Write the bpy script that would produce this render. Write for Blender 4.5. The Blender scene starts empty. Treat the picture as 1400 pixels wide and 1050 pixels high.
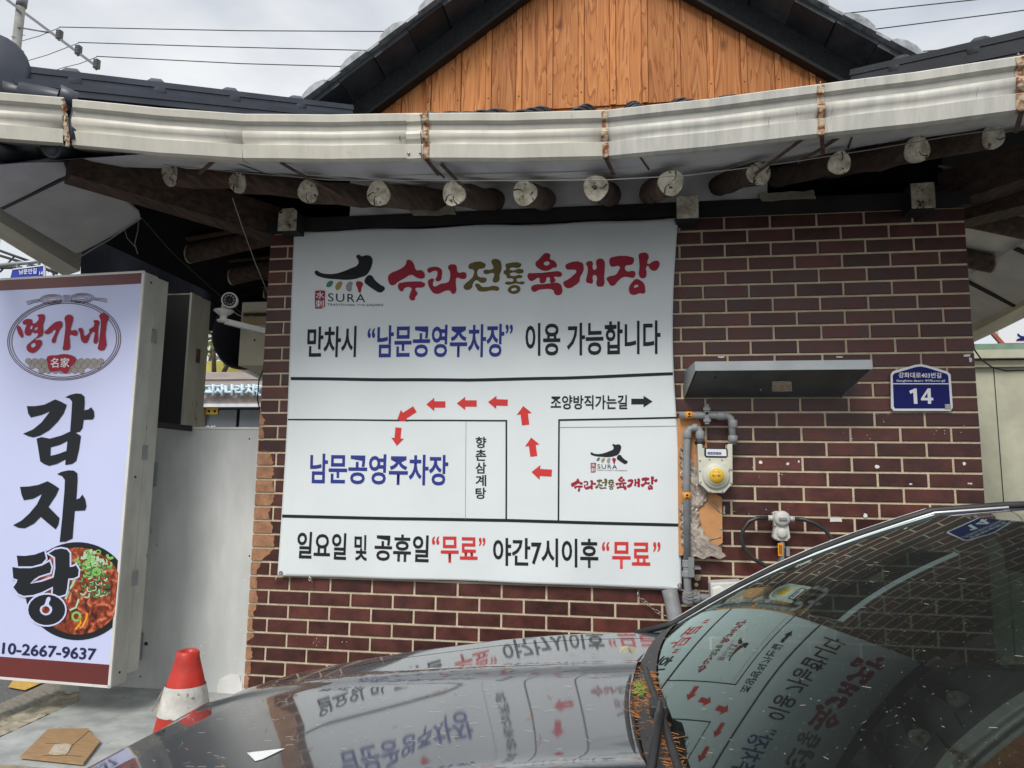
import bpy, bmesh, math, random
from mathutils import Vector, Matrix
random.seed(7)
SC = bpy.context.scene
COL = SC.collection
V = Vector
PI = math.pi

# ------------------------------------------------------------------ camera
CAM_P = V((-1.504, -3.638, 1.5))
YAW, PITCH, ROLL, FPX = -0.14958, 0.13309, 0.01331, 1000.0
_f = V((math.sin(YAW)*math.cos(PITCH), math.cos(YAW)*math.cos(PITCH), math.sin(PITCH)))
_r0 = V((math.cos(YAW), -math.sin(YAW), 0)); _u0 = _r0.cross(_f)
_R = _r0*math.cos(ROLL)+_u0*math.sin(ROLL); _U = -_r0*math.sin(ROLL)+_u0*math.cos(ROLL)
cam = bpy.data.cameras.new('camera'); cam_o = bpy.data.objects.new('camera', cam); COL.objects.link(cam_o)
cam.sensor_width = 36.0; cam.lens = 36.0*FPX/1400.0; cam.clip_start = 0.05; cam.clip_end = 2000
m = Matrix((( _R.x, _U.x, -_f.x, CAM_P.x), (_R.y, _U.y, -_f.y, CAM_P.y), (_R.z, _U.z, -_f.z, CAM_P.z), (0, 0, 0, 1)))
cam_o.matrix_world = m
SC.camera = cam_o

# ------------------------------------------------------------------ world, sun, exposure
SUN_EL, SUN_AZ = math.radians(46), math.radians(194)      # azimuth from +Y clockwise: behind the camera, to the left
world = bpy.data.worlds.new('World'); SC.world = world; world.use_nodes = True
wt = world.node_tree; wt.nodes.clear()
wo = wt.nodes.new('ShaderNodeOutputWorld'); bg = wt.nodes.new('ShaderNodeBackground')
sky = wt.nodes.new('ShaderNodeTexSky'); sky.sky_type = 'NISHITA'; sky.sun_disc = False
sky.sun_elevation = SUN_EL; sky.sun_rotation = SUN_AZ; sky.dust_density = 3.0
tc = wt.nodes.new('ShaderNodeTexCoord'); mp = wt.nodes.new('ShaderNodeMapping'); mp.inputs['Scale'].default_value = (1, 1, 2.4)
nz = wt.nodes.new('ShaderNodeTexNoise'); nz.inputs['Scale'].default_value = 2.3; nz.inputs['Detail'].default_value = 5; nz.inputs['Roughness'].default_value = .52
rp = wt.nodes.new('ShaderNodeValToRGB')
rp.color_ramp.elements[0].position = .36; rp.color_ramp.elements[0].color = (.56, .60, .66, 1)
rp.color_ramp.elements[1].position = .66; rp.color_ramp.elements[1].color = (1.0, 1.0, .99, 1)
gain = wt.nodes.new('ShaderNodeVectorMath'); gain.operation = 'SCALE'; gain.inputs['Scale'].default_value = 6.6
mx = wt.nodes.new('ShaderNodeMix'); mx.data_type = 'RGBA'; mx.inputs['Factor'].default_value = .86
L = wt.links.new
L(tc.outputs['Generated'], mp.inputs['Vector']); L(mp.outputs['Vector'], nz.inputs['Vector'])
L(nz.outputs['Fac'], rp.inputs['Fac']); L(rp.outputs['Color'], gain.inputs[0])
L(sky.outputs['Color'], mx.inputs['A']); L(gain.outputs['Vector'], mx.inputs['B'])
L(mx.outputs['Result'], bg.inputs['Color']); bg.inputs['Strength'].default_value = .100
L(bg.outputs['Background'], wo.inputs['Surface'])
sl = bpy.data.lights.new('sun', 'SUN'); sl.energy = 1.5; sl.angle = math.radians(22); sl.color = (1, .96, .9)
so = bpy.data.objects.new('sun', sl); COL.objects.link(so)
sd = V((math.sin(SUN_AZ)*math.cos(SUN_EL), math.cos(SUN_AZ)*math.cos(SUN_EL), math.sin(SUN_EL)))
so.rotation_euler = sd.to_track_quat('Z', 'Y').to_euler()
SC.view_settings.view_transform = 'Standard'; SC.view_settings.look = 'None'
SC.view_settings.exposure = 0.72; SC.view_settings.gamma = 1.0
SC.cycles.max_bounces = 8; SC.cycles.transparent_max_bounces = 12

# ------------------------------------------------------------------ helpers: from a measured pixel to a point on a real plane
def ray(x, y): return _f+_R*((x-700)/FPX)+_U*((525-y)/FPX)
def at(x, y, Y):
    d = ray(x, y); return CAM_P+d*((Y-CAM_P.y)/d.y)
def atz(x, y, Z):
    d = ray(x, y); return CAM_P+d*((Z-CAM_P.z)/d.z)
def hit(x, y, P, N):
    d = ray(x, y); return CAM_P+d*((P-CAM_P).dot(N)/d.dot(N))
def lerp(a, b, t): return a+(b-a)*t
def interp(x, xs, ys):
    if x <= xs[0]: return ys[0]
    for i in range(len(xs)-1):
        if x <= xs[i+1]:
            t = (x-xs[i])/(xs[i+1]-xs[i]); return ys[i]+(ys[i+1]-ys[i])*t
    return ys[-1]

class MB:
    def __init__(s): s.v = []; s.f = []; s.mi = []; s.sm = []
    def add(s, vs, fs, mi=0, smooth=False):
        n = len(s.v); s.v += [V(q) for q in vs]
        for f in fs: s.f.append(tuple(n+i for i in f)); s.mi.append(mi); s.sm.append(smooth)
        return s
    def box(s, a, b, mi=0, bev=0.0):
        (x0, y0, z0), (x1, y1, z1) = a, b
        x0, x1 = min(x0, x1), max(x0, x1); y0, y1 = min(y0, y1), max(y0, y1); z0, z1 = min(z0, z1), max(z0, z1)
        vs = [(x0, y0, z0), (x1, y0, z0), (x1, y1, z0), (x0, y1, z0), (x0, y0, z1), (x1, y0, z1), (x1, y1, z1), (x0, y1, z1)]
        s.add(vs, [(0, 3, 2, 1), (4, 5, 6, 7), (0, 1, 5, 4), (1, 2, 6, 5), (2, 3, 7, 6), (3, 0, 4, 7)], mi); return s
    def beam(s, p, q, w, h, up=(0, 0, 1), mi=0, taper=1.0, start_mi=None):
        p, q = V(p), V(q); d = (q-p).normalized(); sx = d.cross(V(up)).normalized(); uz = sx.cross(d)
        vs = []
        for c, k in ((p, 1.0), (q, taper)):
            for a, b in ((-1, -1), (1, -1), (1, 1), (-1, 1)): vs.append(c+sx*(a*w*k/2)+uz*(b*h*k/2))
        s.add(vs, [(1, 2, 6, 5), (2, 3, 7, 6), (3, 0, 4, 7), (0, 1, 5, 4), (4, 7, 6, 5)], mi)
        s.add(vs, [(0, 1, 2, 3)], mi if start_mi is None else start_mi); return s
    def tube(s, pts, r, n=10, cap=True, mi=0, rs=None, cap_mi=None, smooth=True):
        pts = [V(p) for p in pts]; rings = []; up = V((0, 0, 1))
        d0 = (pts[1]-pts[0]).normalized(); a = d0.cross(up)
        if a.length < .05: a = d0.cross(V((0, 1, 0)))
        a.normalize()
        for i, p in enumerate(pts):
            if i == 0: d = pts[1]-pts[0]
            elif i == len(pts)-1: d = pts[-1]-pts[-2]
            else: d = (pts[i+1]-p).normalized()+(p-pts[i-1]).normalized()
            if d.length < 1e-6: d = d0
            d.normalize(); a = (a-d*a.dot(d)).normalized(); b = d.cross(a)
            rr = rs[i] if rs else r
            rings.append([p+(a*math.cos(2*PI*k/n)+b*math.sin(2*PI*k/n))*rr for k in range(n)])
        vs = [q for rg in rings for q in rg]; fs = []
        for i in range(len(rings)-1):
            for k in range(n):
                k2 = (k+1) % n; fs.append((i*n+k, i*n+k2, (i+1)*n+k2, (i+1)*n+k))
        s.add(vs, fs, mi, smooth)
        if cap:
            cm = mi if cap_mi is None else cap_mi
            s.add(rings[0], [tuple(range(n-1, -1, -1))], cm); s.add(rings[-1], [tuple(range(n))], mi)
        return s
    def lathe(s, c, axis, prof, n=20, mi=0, smooth=True, a0=0, a1=2*PI):
        # prof: (radius, height along axis)
        c = V(c); ax = V(axis).normalized(); t = ax.cross(V((0, 0, 1)))
        if t.length < .1: t = ax.cross(V((1, 0, 0)))
        t.normalize(); b = ax.cross(t); full = abs(a1-a0-2*PI) < 1e-4; m_ = n if full else n+1
        vs = []
        for r, h in prof:
            for k in range(m_):
                an = a0+(a1-a0)*k/n; vs.append(c+ax*h+(t*math.cos(an)+b*math.sin(an))*r)
        fs = []
        for i in range(len(prof)-1):
            for k in range(n):
                k2 = (k+1) % m_; fs.append((i*m_+k, i*m_+k2, (i+1)*m_+k2, (i+1)*m_+k))
        s.add(vs, fs, mi, smooth); return s
    def prism(s, poly, off, mi=0, side_mi=None):
        # poly: list of 3D points (planar, front face); off: vector to the back face
        n = len(poly); poly = [V(p) for p in poly]; off = V(off); back = [p+off for p in poly]
        s.add(poly+back, [tuple(range(n)), tuple(range(2*n-1, n-1, -1))], mi)
        s.add(poly+back, [(i, i+n, (i+1) % n+n, (i+1) % n) for i in range(n)], mi if side_mi is None else side_mi); return s
    def grid(s, fn, nu, nv, mi=0, smooth=True):
        vs = [fn(i/nu, j/nv) for j in range(nv+1) for i in range(nu+1)]
        fs = [(j*(nu+1)+i, j*(nu+1)+i+1, (j+1)*(nu+1)+i+1, (j+1)*(nu+1)+i) for j in range(nv) for i in range(nu)]
        s.add(vs, fs, mi, smooth); return s

ORG = {}
def _setup(o, label, cat, group, kind):
    if label: o['label'] = label
    if cat: o['category'] = cat
    if group: o['group'] = group
    if kind: o['kind'] = kind
def thing(name, loc, label, cat, group=None):
    o = bpy.data.objects.new(name, None); COL.objects.link(o); o.location = loc; o.empty_display_size = .1
    ORG[o.name] = V(loc); _setup(o, label, cat, group, None); return o
def obj(name, mb, mats, parent=None, label=None, cat=None, group=None, kind=None, recalc=True):
    org = ORG[parent.name] if parent else V((0, 0, 0))
    me = bpy.data.meshes.new(name)
    if isinstance(mb, MB):
        me.from_pydata([tuple(q-org) for q in mb.v], [], mb.f)
        for p, mi, sm in zip(me.polygons, mb.mi, mb.sm): p.material_index = mi; p.use_smooth = sm
        if recalc:
            bm = bmesh.new(); bm.from_mesh(me); bmesh.ops.remove_doubles(bm, verts=bm.verts, dist=1e-6)
            bmesh.ops.recalc_face_normals(bm, faces=bm.faces); bm.to_mesh(me); bm.free()
    else:
        me = mb
        for q in me.vertices: q.co = q.co-org
    for mt in (mats if isinstance(mats, (list, tuple)) else [mats]): me.materials.append(mt)
    o = bpy.data.objects.new(name, me); COL.objects.link(o)
    if parent: o.parent = parent
    ORG[o.name] = org
    _setup(o, label, cat, group, kind); return o
def bevel(o, w=.004, seg=2, ang=40):
    b = o.modifiers.new('bevel', 'BEVEL'); b.width = w; b.segments = seg; b.limit_method = 'ANGLE'; b.angle_limit = math.radians(ang); return o

# ------------------------------------------------------------------ materials
def M(name, c, c2=None, scale=8.0, rough=.6, metal=0.0, bump=0.0, bscale=60.0, stretch=(1, 1, 1), lo=.35, hi=.65,
      rand=0.0, spots=None, coat=0.0, spec=.5, detail=5, rough2=None, ior=None, coat_ior=1.5, coat_rough=.03):
    mt = bpy.data.materials.new(name); mt.use_nodes = True; nt = mt.node_tree; b = nt.nodes['Principled BSDF']
    lk = nt.links.new; N = nt.nodes.new
    b.inputs['Roughness'].default_value = rough; b.inputs['Metallic'].default_value = metal
    b.inputs['Specular IOR Level'].default_value = spec
    if ior: b.inputs['IOR'].default_value = ior
    if coat: b.inputs['Coat Weight'].default_value = coat; b.inputs['Coat Roughness'].default_value = coat_rough; b.inputs['Coat IOR'].default_value = coat_ior
    tc_ = N('ShaderNodeTexCoord'); mp_ = N('ShaderNodeMapping'); mp_.inputs['Scale'].default_value = stretch
    vec = tc_.outputs['Object']
    if rand:
        oi = N('ShaderNodeObjectInfo'); ad = N('ShaderNodeVectorMath'); ad.operation = 'ADD'
        sc_ = N('ShaderNodeVectorMath'); sc_.operation = 'SCALE'; sc_.inputs[0].default_value = (37, 19, 53)
        lk(oi.outputs['Random'], sc_.inputs['Scale']); lk(vec, ad.inputs[0]); lk(sc_.outputs['Vector'], ad.inputs[1]); vec = ad.outputs['Vector']
    lk(vec, mp_.inputs['Vector']); vec = mp_.outputs['Vector']
    col = None
    if c2:
        n1 = N('ShaderNodeTexNoise'); n1.inputs['Scale'].default_value = scale; n1.inputs['Detail'].default_value = detail; n1.inputs['Roughness'].default_value = .6
        lk(vec, n1.inputs['Vector']); r1 = N('ShaderNodeValToRGB'); r1.color_ramp.elements[0].position = lo; r1.color_ramp.elements[1].position = hi
        r1.color_ramp.elements[0].color = (*c, 1); r1.color_ramp.elements[1].color = (*c2, 1)
        lk(n1.outputs['Fac'], r1.inputs['Fac']); col = r1.outputs['Color']
        if rough2 is not None:
            mr = N('ShaderNodeMapRange'); mr.inputs['From Min'].default_value = lo; mr.inputs['From Max'].default_value = hi
            mr.inputs['To Min'].default_value = rough; mr.inputs['To Max'].default_value = rough2
            lk(n1.outputs['Fac'], mr.inputs['Value']); lk(mr.outputs['Result'], b.inputs['Roughness'])
    if spots:   # (colour, scale, threshold, width)
        sc2, s_, th, wd = spots
        n2 = N('ShaderNodeTexNoise'); n2.inputs['Scale'].default_value = s_; n2.inputs['Detail'].default_value = 6; n2.inputs['Roughness'].default_value = .65
        lk(vec, n2.inputs['Vector']); mr2 = N('ShaderNodeMapRange'); mr2.inputs['From Min'].default_value = th; mr2.inputs['From Max'].default_value = th+wd
        lk(n2.outputs['Fac'], mr2.inputs['Value']); mm = N('ShaderNodeMix'); mm.data_type = 'RGBA'
        lk(mr2.outputs['Result'], mm.inputs['Factor']); mm.inputs['B'].default_value = (*sc2, 1)
        if col: lk(col, mm.inputs['A'])
        else: mm.inputs['A'].default_value = (*c, 1)
        col = mm.outputs['Result']
    if rand:
        hs = N('ShaderNodeHueSaturation'); mr3 = N('ShaderNodeMapRange'); mr3.inputs['To Min'].default_value = 1-rand; mr3.inputs['To Max'].default_value = 1+rand
        oi2 = N('ShaderNodeObjectInfo'); lk(oi2.outputs['Random'], mr3.inputs['Value']); lk(mr3.outputs['Result'], hs.inputs['Value'])
        if col: lk(col, hs.inputs['Color'])
        else: hs.inputs['Color'].default_value = (*c, 1)
        col = hs.outputs['Color']
    if col: lk(col, b.inputs['Base Color'])
    else: b.inputs['Base Color'].default_value = (*c, 1)
    if bump:
        n3 = N('ShaderNodeTexNoise'); n3.inputs['Scale'].default_value = bscale; n3.inputs['Detail'].default_value = 4; lk(vec, n3.inputs['Vector'])
        bp = N('ShaderNodeBump'); bp.inputs['Strength'].default_value = bump; bp.inputs['Distance'].default_value = .01
        lk(n3.outputs['Fac'], bp.inputs['Height']); lk(bp.outputs['Normal'], b.inputs['Normal'])
    return mt

m_brick = M('glazed_brick', (.048, .015, .012), (.092, .024, .018), 11, .36, rand=.40, bump=.12, bscale=35, spots=((.42, .36, .34), 70, .70, .06), rough2=.5)
m_mortar = M('mortar', (.66, .56, .40), (.50, .42, .30), 14, .9, bump=.5, bscale=90)
m_plaster_orange = M('peeled_render', (.42, .22, .12), (.28, .14, .08), 22, .9, bump=.6, bscale=50)
m_wood_dark = M('aged_timber', (.040, .027, .020), (.115, .068, .046), 5, .85, bump=.7, bscale=30, stretch=(7, 1, 7), rand=.3, spots=((.14, .11, .09), 9, .66, .1))
m_wood_black = M('black_timber', (.010, .010, .012), (.022, .019, .018), 6, .8, bump=.4, bscale=30)
m_wood_end = M('limed_log_end', (.72, .67, .54), (.36, .32, .24), 22, .9, bump=1.0, bscale=55, rand=.25, lo=.38, hi=.62, spots=((.08, .06, .04), 30, .585, .04))
m_plaster_white = M('lime_plaster', (.80, .80, .79), (.62, .62, .61), 5, .9, bump=.25, bscale=20, spots=((.16, .13, .11), 9, .68, .05))
m_gutter = M('gutter_paint', (.66, .64, .56), (.54, .52, .45), 3, .45, bump=.05, bscale=20, stretch=(3.5, 1, 1), spots=((.23, .22, .20), 7, .66, .08))
m_gutter2 = M('gutter_paint_worn', (.62, .61, .55), (.46, .46, .43), 4, .45, stretch=(6, 1, .8), spots=((.27, .27, .25), 9, .64, .07))
m_groove_shade = M('gutter_groove_shade', (.36, .355, .32), (.30, .295, .27), 3, .5, stretch=(4, 1, 1))  # shade of the recessed groove put into a darker grey
m_rust = M('rusty_iron', (.22, .07, .025), (.55, .46, .32), 38, .85, bump=.6, bscale=60, lo=.44, hi=.58)
m_rustdark = M('dark_rust', (.06, .035, .025), (.13, .08, .06), 30, .9, bump=.5, bscale=50)
m_soffit = M('grey_soffit_sheet', (.60, .60, .62), (.47, .48, .50), 4, .6, bump=.1, bscale=15)
m_tile = M('dark_roof_tile', (.035, .042, .060), (.06, .07, .095), 5, .42, rand=.12)
m_tile_black = M('black_roof_tile', (.016, .019, .024), (.03, .035, .042), 5, .5, bump=.15, bscale=90)
m_stucco_black = M('black_stucco', (.016, .018, .022), (.028, .030, .034), 40, .8, bump=1.0, bscale=130)
m_verge = M('weathered_verge', (.030, .036, .045), (.065, .075, .088), 6, .6, rand=.5, bump=.3, bscale=60)
m_tile_edge = M('pale_tile_edge', (.40, .43, .46), (.16, .18, .20), 20, .5)
m_screw = M('screw_steel', (.35, .33, .3), rough=.4, metal=.8)
m_cloth = M('banner_vinyl', (.74, .79, .81), (.69, .74, .76), 1.6, .55, spec=.3)
m_ink = M('black_print', (.014, .017, .022), rough=.6, spec=.25)
m_red = M('red_print', (.62, .045, .045), rough=.6, spec=.25)
m_crimson = M('crimson_print', (.33, .022, .045), rough=.6, spec=.25)
m_olive = M('olive_print', (.14, .11, .035), rough=.6, spec=.25)
m_blue = M('blue_print', (.030, .045, .26), rough=.6, spec=.25)
m_green_p = M('green_print', (.05, .2, .15), rough=.6)
m_gold_p = M('gold_print', (.35, .24, .06), rough=.6)
m_grey_p = M('grey_print', (.28, .29, .30), rough=.6)
m_signface = M('lavender_sign_film', (.56, .61, .88), (.60, .65, .90), .8, .3)
m_signmaroon = M('maroon_film', (.16, .035, .03), (.13, .03, .03), 3, .35)
m_signframe = M('sign_frame_paint', (.46, .47, .42), (.35, .36, .32), 9, .5, stretch=(1, 1, .4), spots=((.09, .09, .08), 14, .64, .05))
m_white = M('white_paint', (.72, .72, .69), (.6, .6, .57), 6, .45)
m_panel = M('grey_white_panel', (.66, .675, .66), (.50, .52, .515), 5, .7, bump=.2, bscale=7, stretch=(1, 1, .35), lo=.30, hi=.62, spots=((.30, .30, .28), 11, .67, .05))
m_concrete = M('smooth_concrete', (.44, .46, .45), (.27, .29, .285), 6, .85, bump=.5, bscale=14, spots=((.15, .15, .14), 22, .66, .05))
m_rough_conc = M('crumbly_concrete', (.42, .38, .28), (.24, .22, .16), 12, .95, bump=1, bscale=25)
m_asphalt = M('asphalt', (.09, .09, .092), (.16, .16, .158), 60, .9, bump=.9, bscale=110)
m_gravel = M('exposed_aggregate', (.10, .095, .08), (.30, .27, .22), 70, .95, bump=1.0, bscale=80)
m_yellow_road = M('yellow_road_paint', (.62, .38, .07), (.45, .28, .06), 20, .8)
m_black = M('matt_black', (.012, .012, .014), rough=.6)
m_black_rub = M('black_rubber', (.018, .018, .020), (.03, .03, .032), 20, .55)
m_void = M('shade_and_dish_black', (.003, .0035, .006), (.007, .008, .012), 4, .9, spec=.08, bump=.4, bscale=7)  # near-black: roof shade put into the colour; also the dish's own black
m_beige = M('beige_metal', (.56, .54, .43), (.46, .45, .36), 5, .5)
m_tan = M('tan_vent', (.38, .29, .16), rough=.6)
m_galv = M('galvanised_sheet', (.36, .39, .40), (.29, .315, .33), 6, .38, metal=.55, rough2=.5)
m_galv_shade = M('galvanised_inner_shade', (.115, .135, .135), (.075, .085, .085), 5, .45, metal=.2)  # shade under the steel hood put into a darker sheet colour
m_pipe = M('grey_pipe_paint', (.27, .28, .29), (.20, .21, .22), 14, .5, spots=((.42, .41, .38), 20, .70, .04))
m_meter = M('cream_enamel', (.62, .62, .52), (.54, .54, .45), 8, .4)
m_cream_box = M('cream_plastic', (.60, .60, .57), (.48, .48, .45), 9, .5)
m_yellow = M('yellow_sticker', (.78, .50, .03), rough=.5)
m_orange = M('orange_sticker', (.80, .33, .02), rough=.5)
m_foam = M('orange_foam_board', (.60, .31, .13), (.50, .24, .10), 9, .85, bump=.3, bscale=30)
m_film = M('dirty_plastic_film', (.50, .44, .38), (.28, .24, .21), 13, .25, bump=1, bscale=22)
m_hose = M('black_hose', (.02, .02, .022), (.04, .04, .04), 18, .4)
m_navy = M('navy_plate', (.006, .010, .12), rough=.5, spec=.2)
m_plate_white = M('plate_white', (.72, .74, .78), rough=.35)
m_coneR = M('cone_red', (.62, .035, .018), (.42, .03, .02), 14, .42, bump=.25, bscale=18, spots=((.20, .06, .05), 34, .62, .05))
m_coneW = M('cone_white_band', (.70, .69, .64), (.46, .45, .41), 14, .6, bump=.4, bscale=16, spots=((.20, .19, .17), 26, .61, .03))
m_lamin = M('wood_print_board', (.40, .26, .13), (.30, .18, .08), 5, .5, stretch=(3, 18, 1))
m_paper = M('dusty_print', (.55, .5, .42), (.38, .3, .2), 60, .9)
m_paint = M('black_car_paint', (.030, .038, .056), (.036, .045, .064), 2, .34, metal=.6, coat=1.0, coat_ior=1.72, coat_rough=.045, spots=((.13, .13, .125), 150, .66, .05))
m_trim = M('black_plastic_trim', (.014, .014, .016), (.022, .022, .024), 25, .45)
m_chrome = M('bright_trim', (.75, .76, .78), rough=.15, metal=1)
m_alum = M('satin_aluminium', (.82, .83, .84), rough=.42, metal=.35)
m_tyre = M('tyre_rubber', (.02, .02, .02), rough=.8)
m_rim = M('alloy_rim', (.4, .41, .42), rough=.3, metal=.9)
m_headliner = M('grey_headliner', (.33, .35, .34), rough=.9)
m_seat = M('dark_seat_leather', (.03, .03, .033), rough=.5)
m_dash = M('dark_dashboard', (.022, .022, .024), rough=.7)
m_needle = M('dry_pine_needles', (.48, .19, .05), (.20, .085, .035), 90, .8)
m_needle_g = M('green_leaf_bits', (.22, .28, .05), rough=.7)
m_leaf = M('pale_dead_leaf', (.40, .38, .25), (.28, .26, .17), 30, .8, bump=.5)
m_paper_w = M('white_paper_scrap', (.75, .76, .76), rough=.8)
m_cream_wall = M('cream_render_wall', (.50, .50, .38), (.40, .40, .31), 4, .85, bump=.2, bscale=12, spots=((.3, .3, .22), 7, .66, .05))
m_green_strip = M('green_painted_sheet', (.13, .23, .17), (.20, .30, .22), 9, .5)
m_redbrown = M('red_brown_strip', (.38, .10, .05), (.25, .08, .05), 20, .7)
m_shop_fascia = M('grey_brown_cladding', (.43, .37, .34), (.32, .28, .26), 5, .8, stretch=(.4, 1, 7))
m_letter_w = M('pale_blue_letters', (.58, .74, .82), rough=.4)
m_glass_dark = M('dark_shop_glass', (.07, .085, .10), (.10, .115, .13), 1, .12)
m_grass = M('dry_hill_grass', (.22, .24, .05), (.42, .34, .08), 1.2, .95)
m_leafm = M('spring_leaves', (.10, .14, .03), (.25, .28, .06), 3, .8)
m_bark = M('bark', (.09, .07, .05), (.16, .12, .09), 12, .9)
m_pole = M('concrete_pole', (.30, .30, .28), (.22, .22, .21), 3, .8)
m_insul = M('grey_insulator', (.16, .17, .19), rough=.3)
m_wire = M('wire_black', (.03, .03, .035), rough=.6)
m_wire_w = M('wire_grey', (.30, .29, .27), rough=.6)

# wood of the gable cladding
def wood_mat():
    mt = bpy.data.materials.new('orange_knotty_board'); mt.use_nodes = True; nt = mt.node_tree; b = nt.nodes['Principled BSDF']; N = nt.nodes.new; lk = nt.links.new
    tc_ = N('ShaderNodeTexCoord'); oi = N('ShaderNodeObjectInfo'); sc_ = N('ShaderNodeVectorMath'); sc_.operation = 'SCALE'; sc_.inputs[0].default_value = (3.1, 5.7, 9.3)
    ad = N('ShaderNodeVectorMath'); ad.operation = 'ADD'; lk(oi.outputs['Random'], sc_.inputs['Scale']); lk(tc_.outputs['Object'], ad.inputs[0]); lk(sc_.outputs['Vector'], ad.inputs[1])
    mp_ = N('ShaderNodeMapping'); mp_.inputs['Scale'].default_value = (9, 9, .9); lk(ad.outputs['Vector'], mp_.inputs['Vector'])
    ns = N('ShaderNodeTexNoise'); ns.inputs['Scale'].default_value = 1.3; ns.inputs['Detail'].default_value = 3; ns.inputs['Distortion'].default_value = .8; lk(mp_.outputs['Vector'], ns.inputs['Vector'])
    ml = N('ShaderNodeMath'); ml.operation = 'MULTIPLY'; ml.inputs[1].default_value = 8; lk(ns.outputs['Fac'], ml.inputs[0])
    fr = N('ShaderNodeMath'); fr.operation = 'FRACT'; lk(ml.outputs[0], fr.inputs[0])
    r1 = N('ShaderNodeValToRGB'); e = r1.color_ramp.elements
    e[0].position = 0; e[0].color = (.60, .260, .095, 1); e[1].position = .75; e[1].color = (.50, .190, .062, 1)
    x = e.new(.93); x.color = (.32, .105, .036, 1); x2 = e.new(1.0); x2.color = (.57, .235, .085, 1)
    lk(fr.outputs[0], r1.inputs['Fac'])
    mp2 = N('ShaderNodeMapping'); mp2.inputs['Scale'].default_value = (60, 60, 2.2); lk(ad.outputs['Vector'], mp2.inputs['Vector'])
    n2 = N('ShaderNodeTexNoise'); n2.inputs['Scale'].default_value = 2; n2.inputs['Detail'].default_value = 4; lk(mp2.outputs['Vector'], n2.inputs['Vector'])
    mr = N('ShaderNodeMapRange'); mr.inputs['To Min'].default_value = .72; mr.inputs['To Max'].default_value = 1.22; lk(n2.outputs['Fac'], mr.inputs['Value'])
    mp3 = N('ShaderNodeMapping'); mp3.inputs['Scale'].default_value = (5.5, 1, 2.6); lk(ad.outputs['Vector'], mp3.inputs['Vector'])
    vo = N('ShaderNodeTexVoronoi'); vo.inputs['Scale'].default_value = 1.0; lk(mp3.outputs['Vector'], vo.inputs['Vector'])
    kn = N('ShaderNodeMapRange'); kn.inputs['From Min'].default_value = .03; kn.inputs['From Max'].default_value = .14; kn.inputs['To Min'].default_value = .45; kn.inputs['To Max'].default_value = 1.0
    lk(vo.outputs['Distance'], kn.inputs['Value'])
    mu = N('ShaderNodeMath'); mu.operation = 'MULTIPLY'; lk(mr.outputs['Result'], mu.inputs[0]); lk(kn.outputs['Result'], mu.inputs[1])
    mr4 = N('ShaderNodeMapRange'); mr4.inputs['To Min'].default_value = .82; mr4.inputs['To Max'].default_value = 1.2; lk(oi.outputs['Random'], mr4.inputs['Value'])
    mu2 = N('ShaderNodeMath'); mu2.operation = 'MULTIPLY'; lk(mu.outputs[0], mu2.inputs[0]); lk(mr4.outputs['Result'], mu2.inputs[1])
    hs = N('ShaderNodeHueSaturation'); lk(mu2.outputs[0], hs.inputs['Value']); lk(r1.outputs['Color'], hs.inputs['Color']); lk(hs.outputs['Color'], b.inputs['Base Color'])
    b.inputs['Roughness'].default_value = .7; b.inputs['Specular IOR Level'].default_value = .25
    bp = N('ShaderNodeBump'); bp.inputs['Strength'].default_value = .25; bp.inputs['Distance'].default_value = .004; lk(n2.outputs['Fac'], bp.inputs['Height']); lk(bp.outputs['Normal'], b.inputs['Normal'])
    return mt
m_board = wood_mat()

def glass_mat(name, tint, dust=.05, ior=1.6):
    mt = bpy.data.materials.new(name); mt.use_nodes = True; nt = mt.node_tree; nt.nodes.clear(); N = nt.nodes.new; lk = nt.links.new
    out = N('ShaderNodeOutputMaterial'); tr = N('ShaderNodeBsdfTransparent'); tr.inputs['Color'].default_value = (*tint, 1)
    gl = N('ShaderNodeBsdfGlossy'); gl.inputs['Roughness'].default_value = .02; gl.inputs['Color'].default_value = (.80, 1.0, .96, 1)
    fr = N('ShaderNodeFresnel'); fr.inputs['IOR'].default_value = ior; mxs = N('ShaderNodeMixShader')
    lk(fr.outputs['Fac'], mxs.inputs['Fac']); lk(tr.outputs[0], mxs.inputs[1]); lk(gl.outputs[0], mxs.inputs[2])
    df = N('ShaderNodeBsdfDiffuse'); df.inputs['Color'].default_value = (.40, .42, .40, 1)
    tc_ = N('ShaderNodeTexCoord'); n1 = N('ShaderNodeTexNoise'); n1.inputs['Scale'].default_value = 130; n1.inputs['Detail'].default_value = 6; n1.inputs['Roughness'].default_value = .7
    lk(tc_.outputs['Object'], n1.inputs['Vector'])
    mr = N('ShaderNodeMapRange'); mr.inputs['From Min'].default_value = .63; mr.inputs['From Max'].default_value = .74; mr.inputs['To Min'].default_value = dust*.5; mr.inputs['To Max'].default_value = .6
    lk(n1.outputs['Fac'], mr.inputs['Value'])
    m2 = N('ShaderNodeMixShader'); lk(mr.outputs['Result'], m2.inputs['Fac']); lk(mxs.outputs[0], m2.inputs[1]); lk(df.outputs[0], m2.inputs[2])
    lk(m2.outputs[0], out.inputs['Surface']); return mt
m_glass = glass_mat('windscreen_glass', (.34, .43, .40), .05, 1.60)
m_glass_s = glass_mat('side_window_glass', (.17, .21, .20), .03, 1.5)

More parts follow.
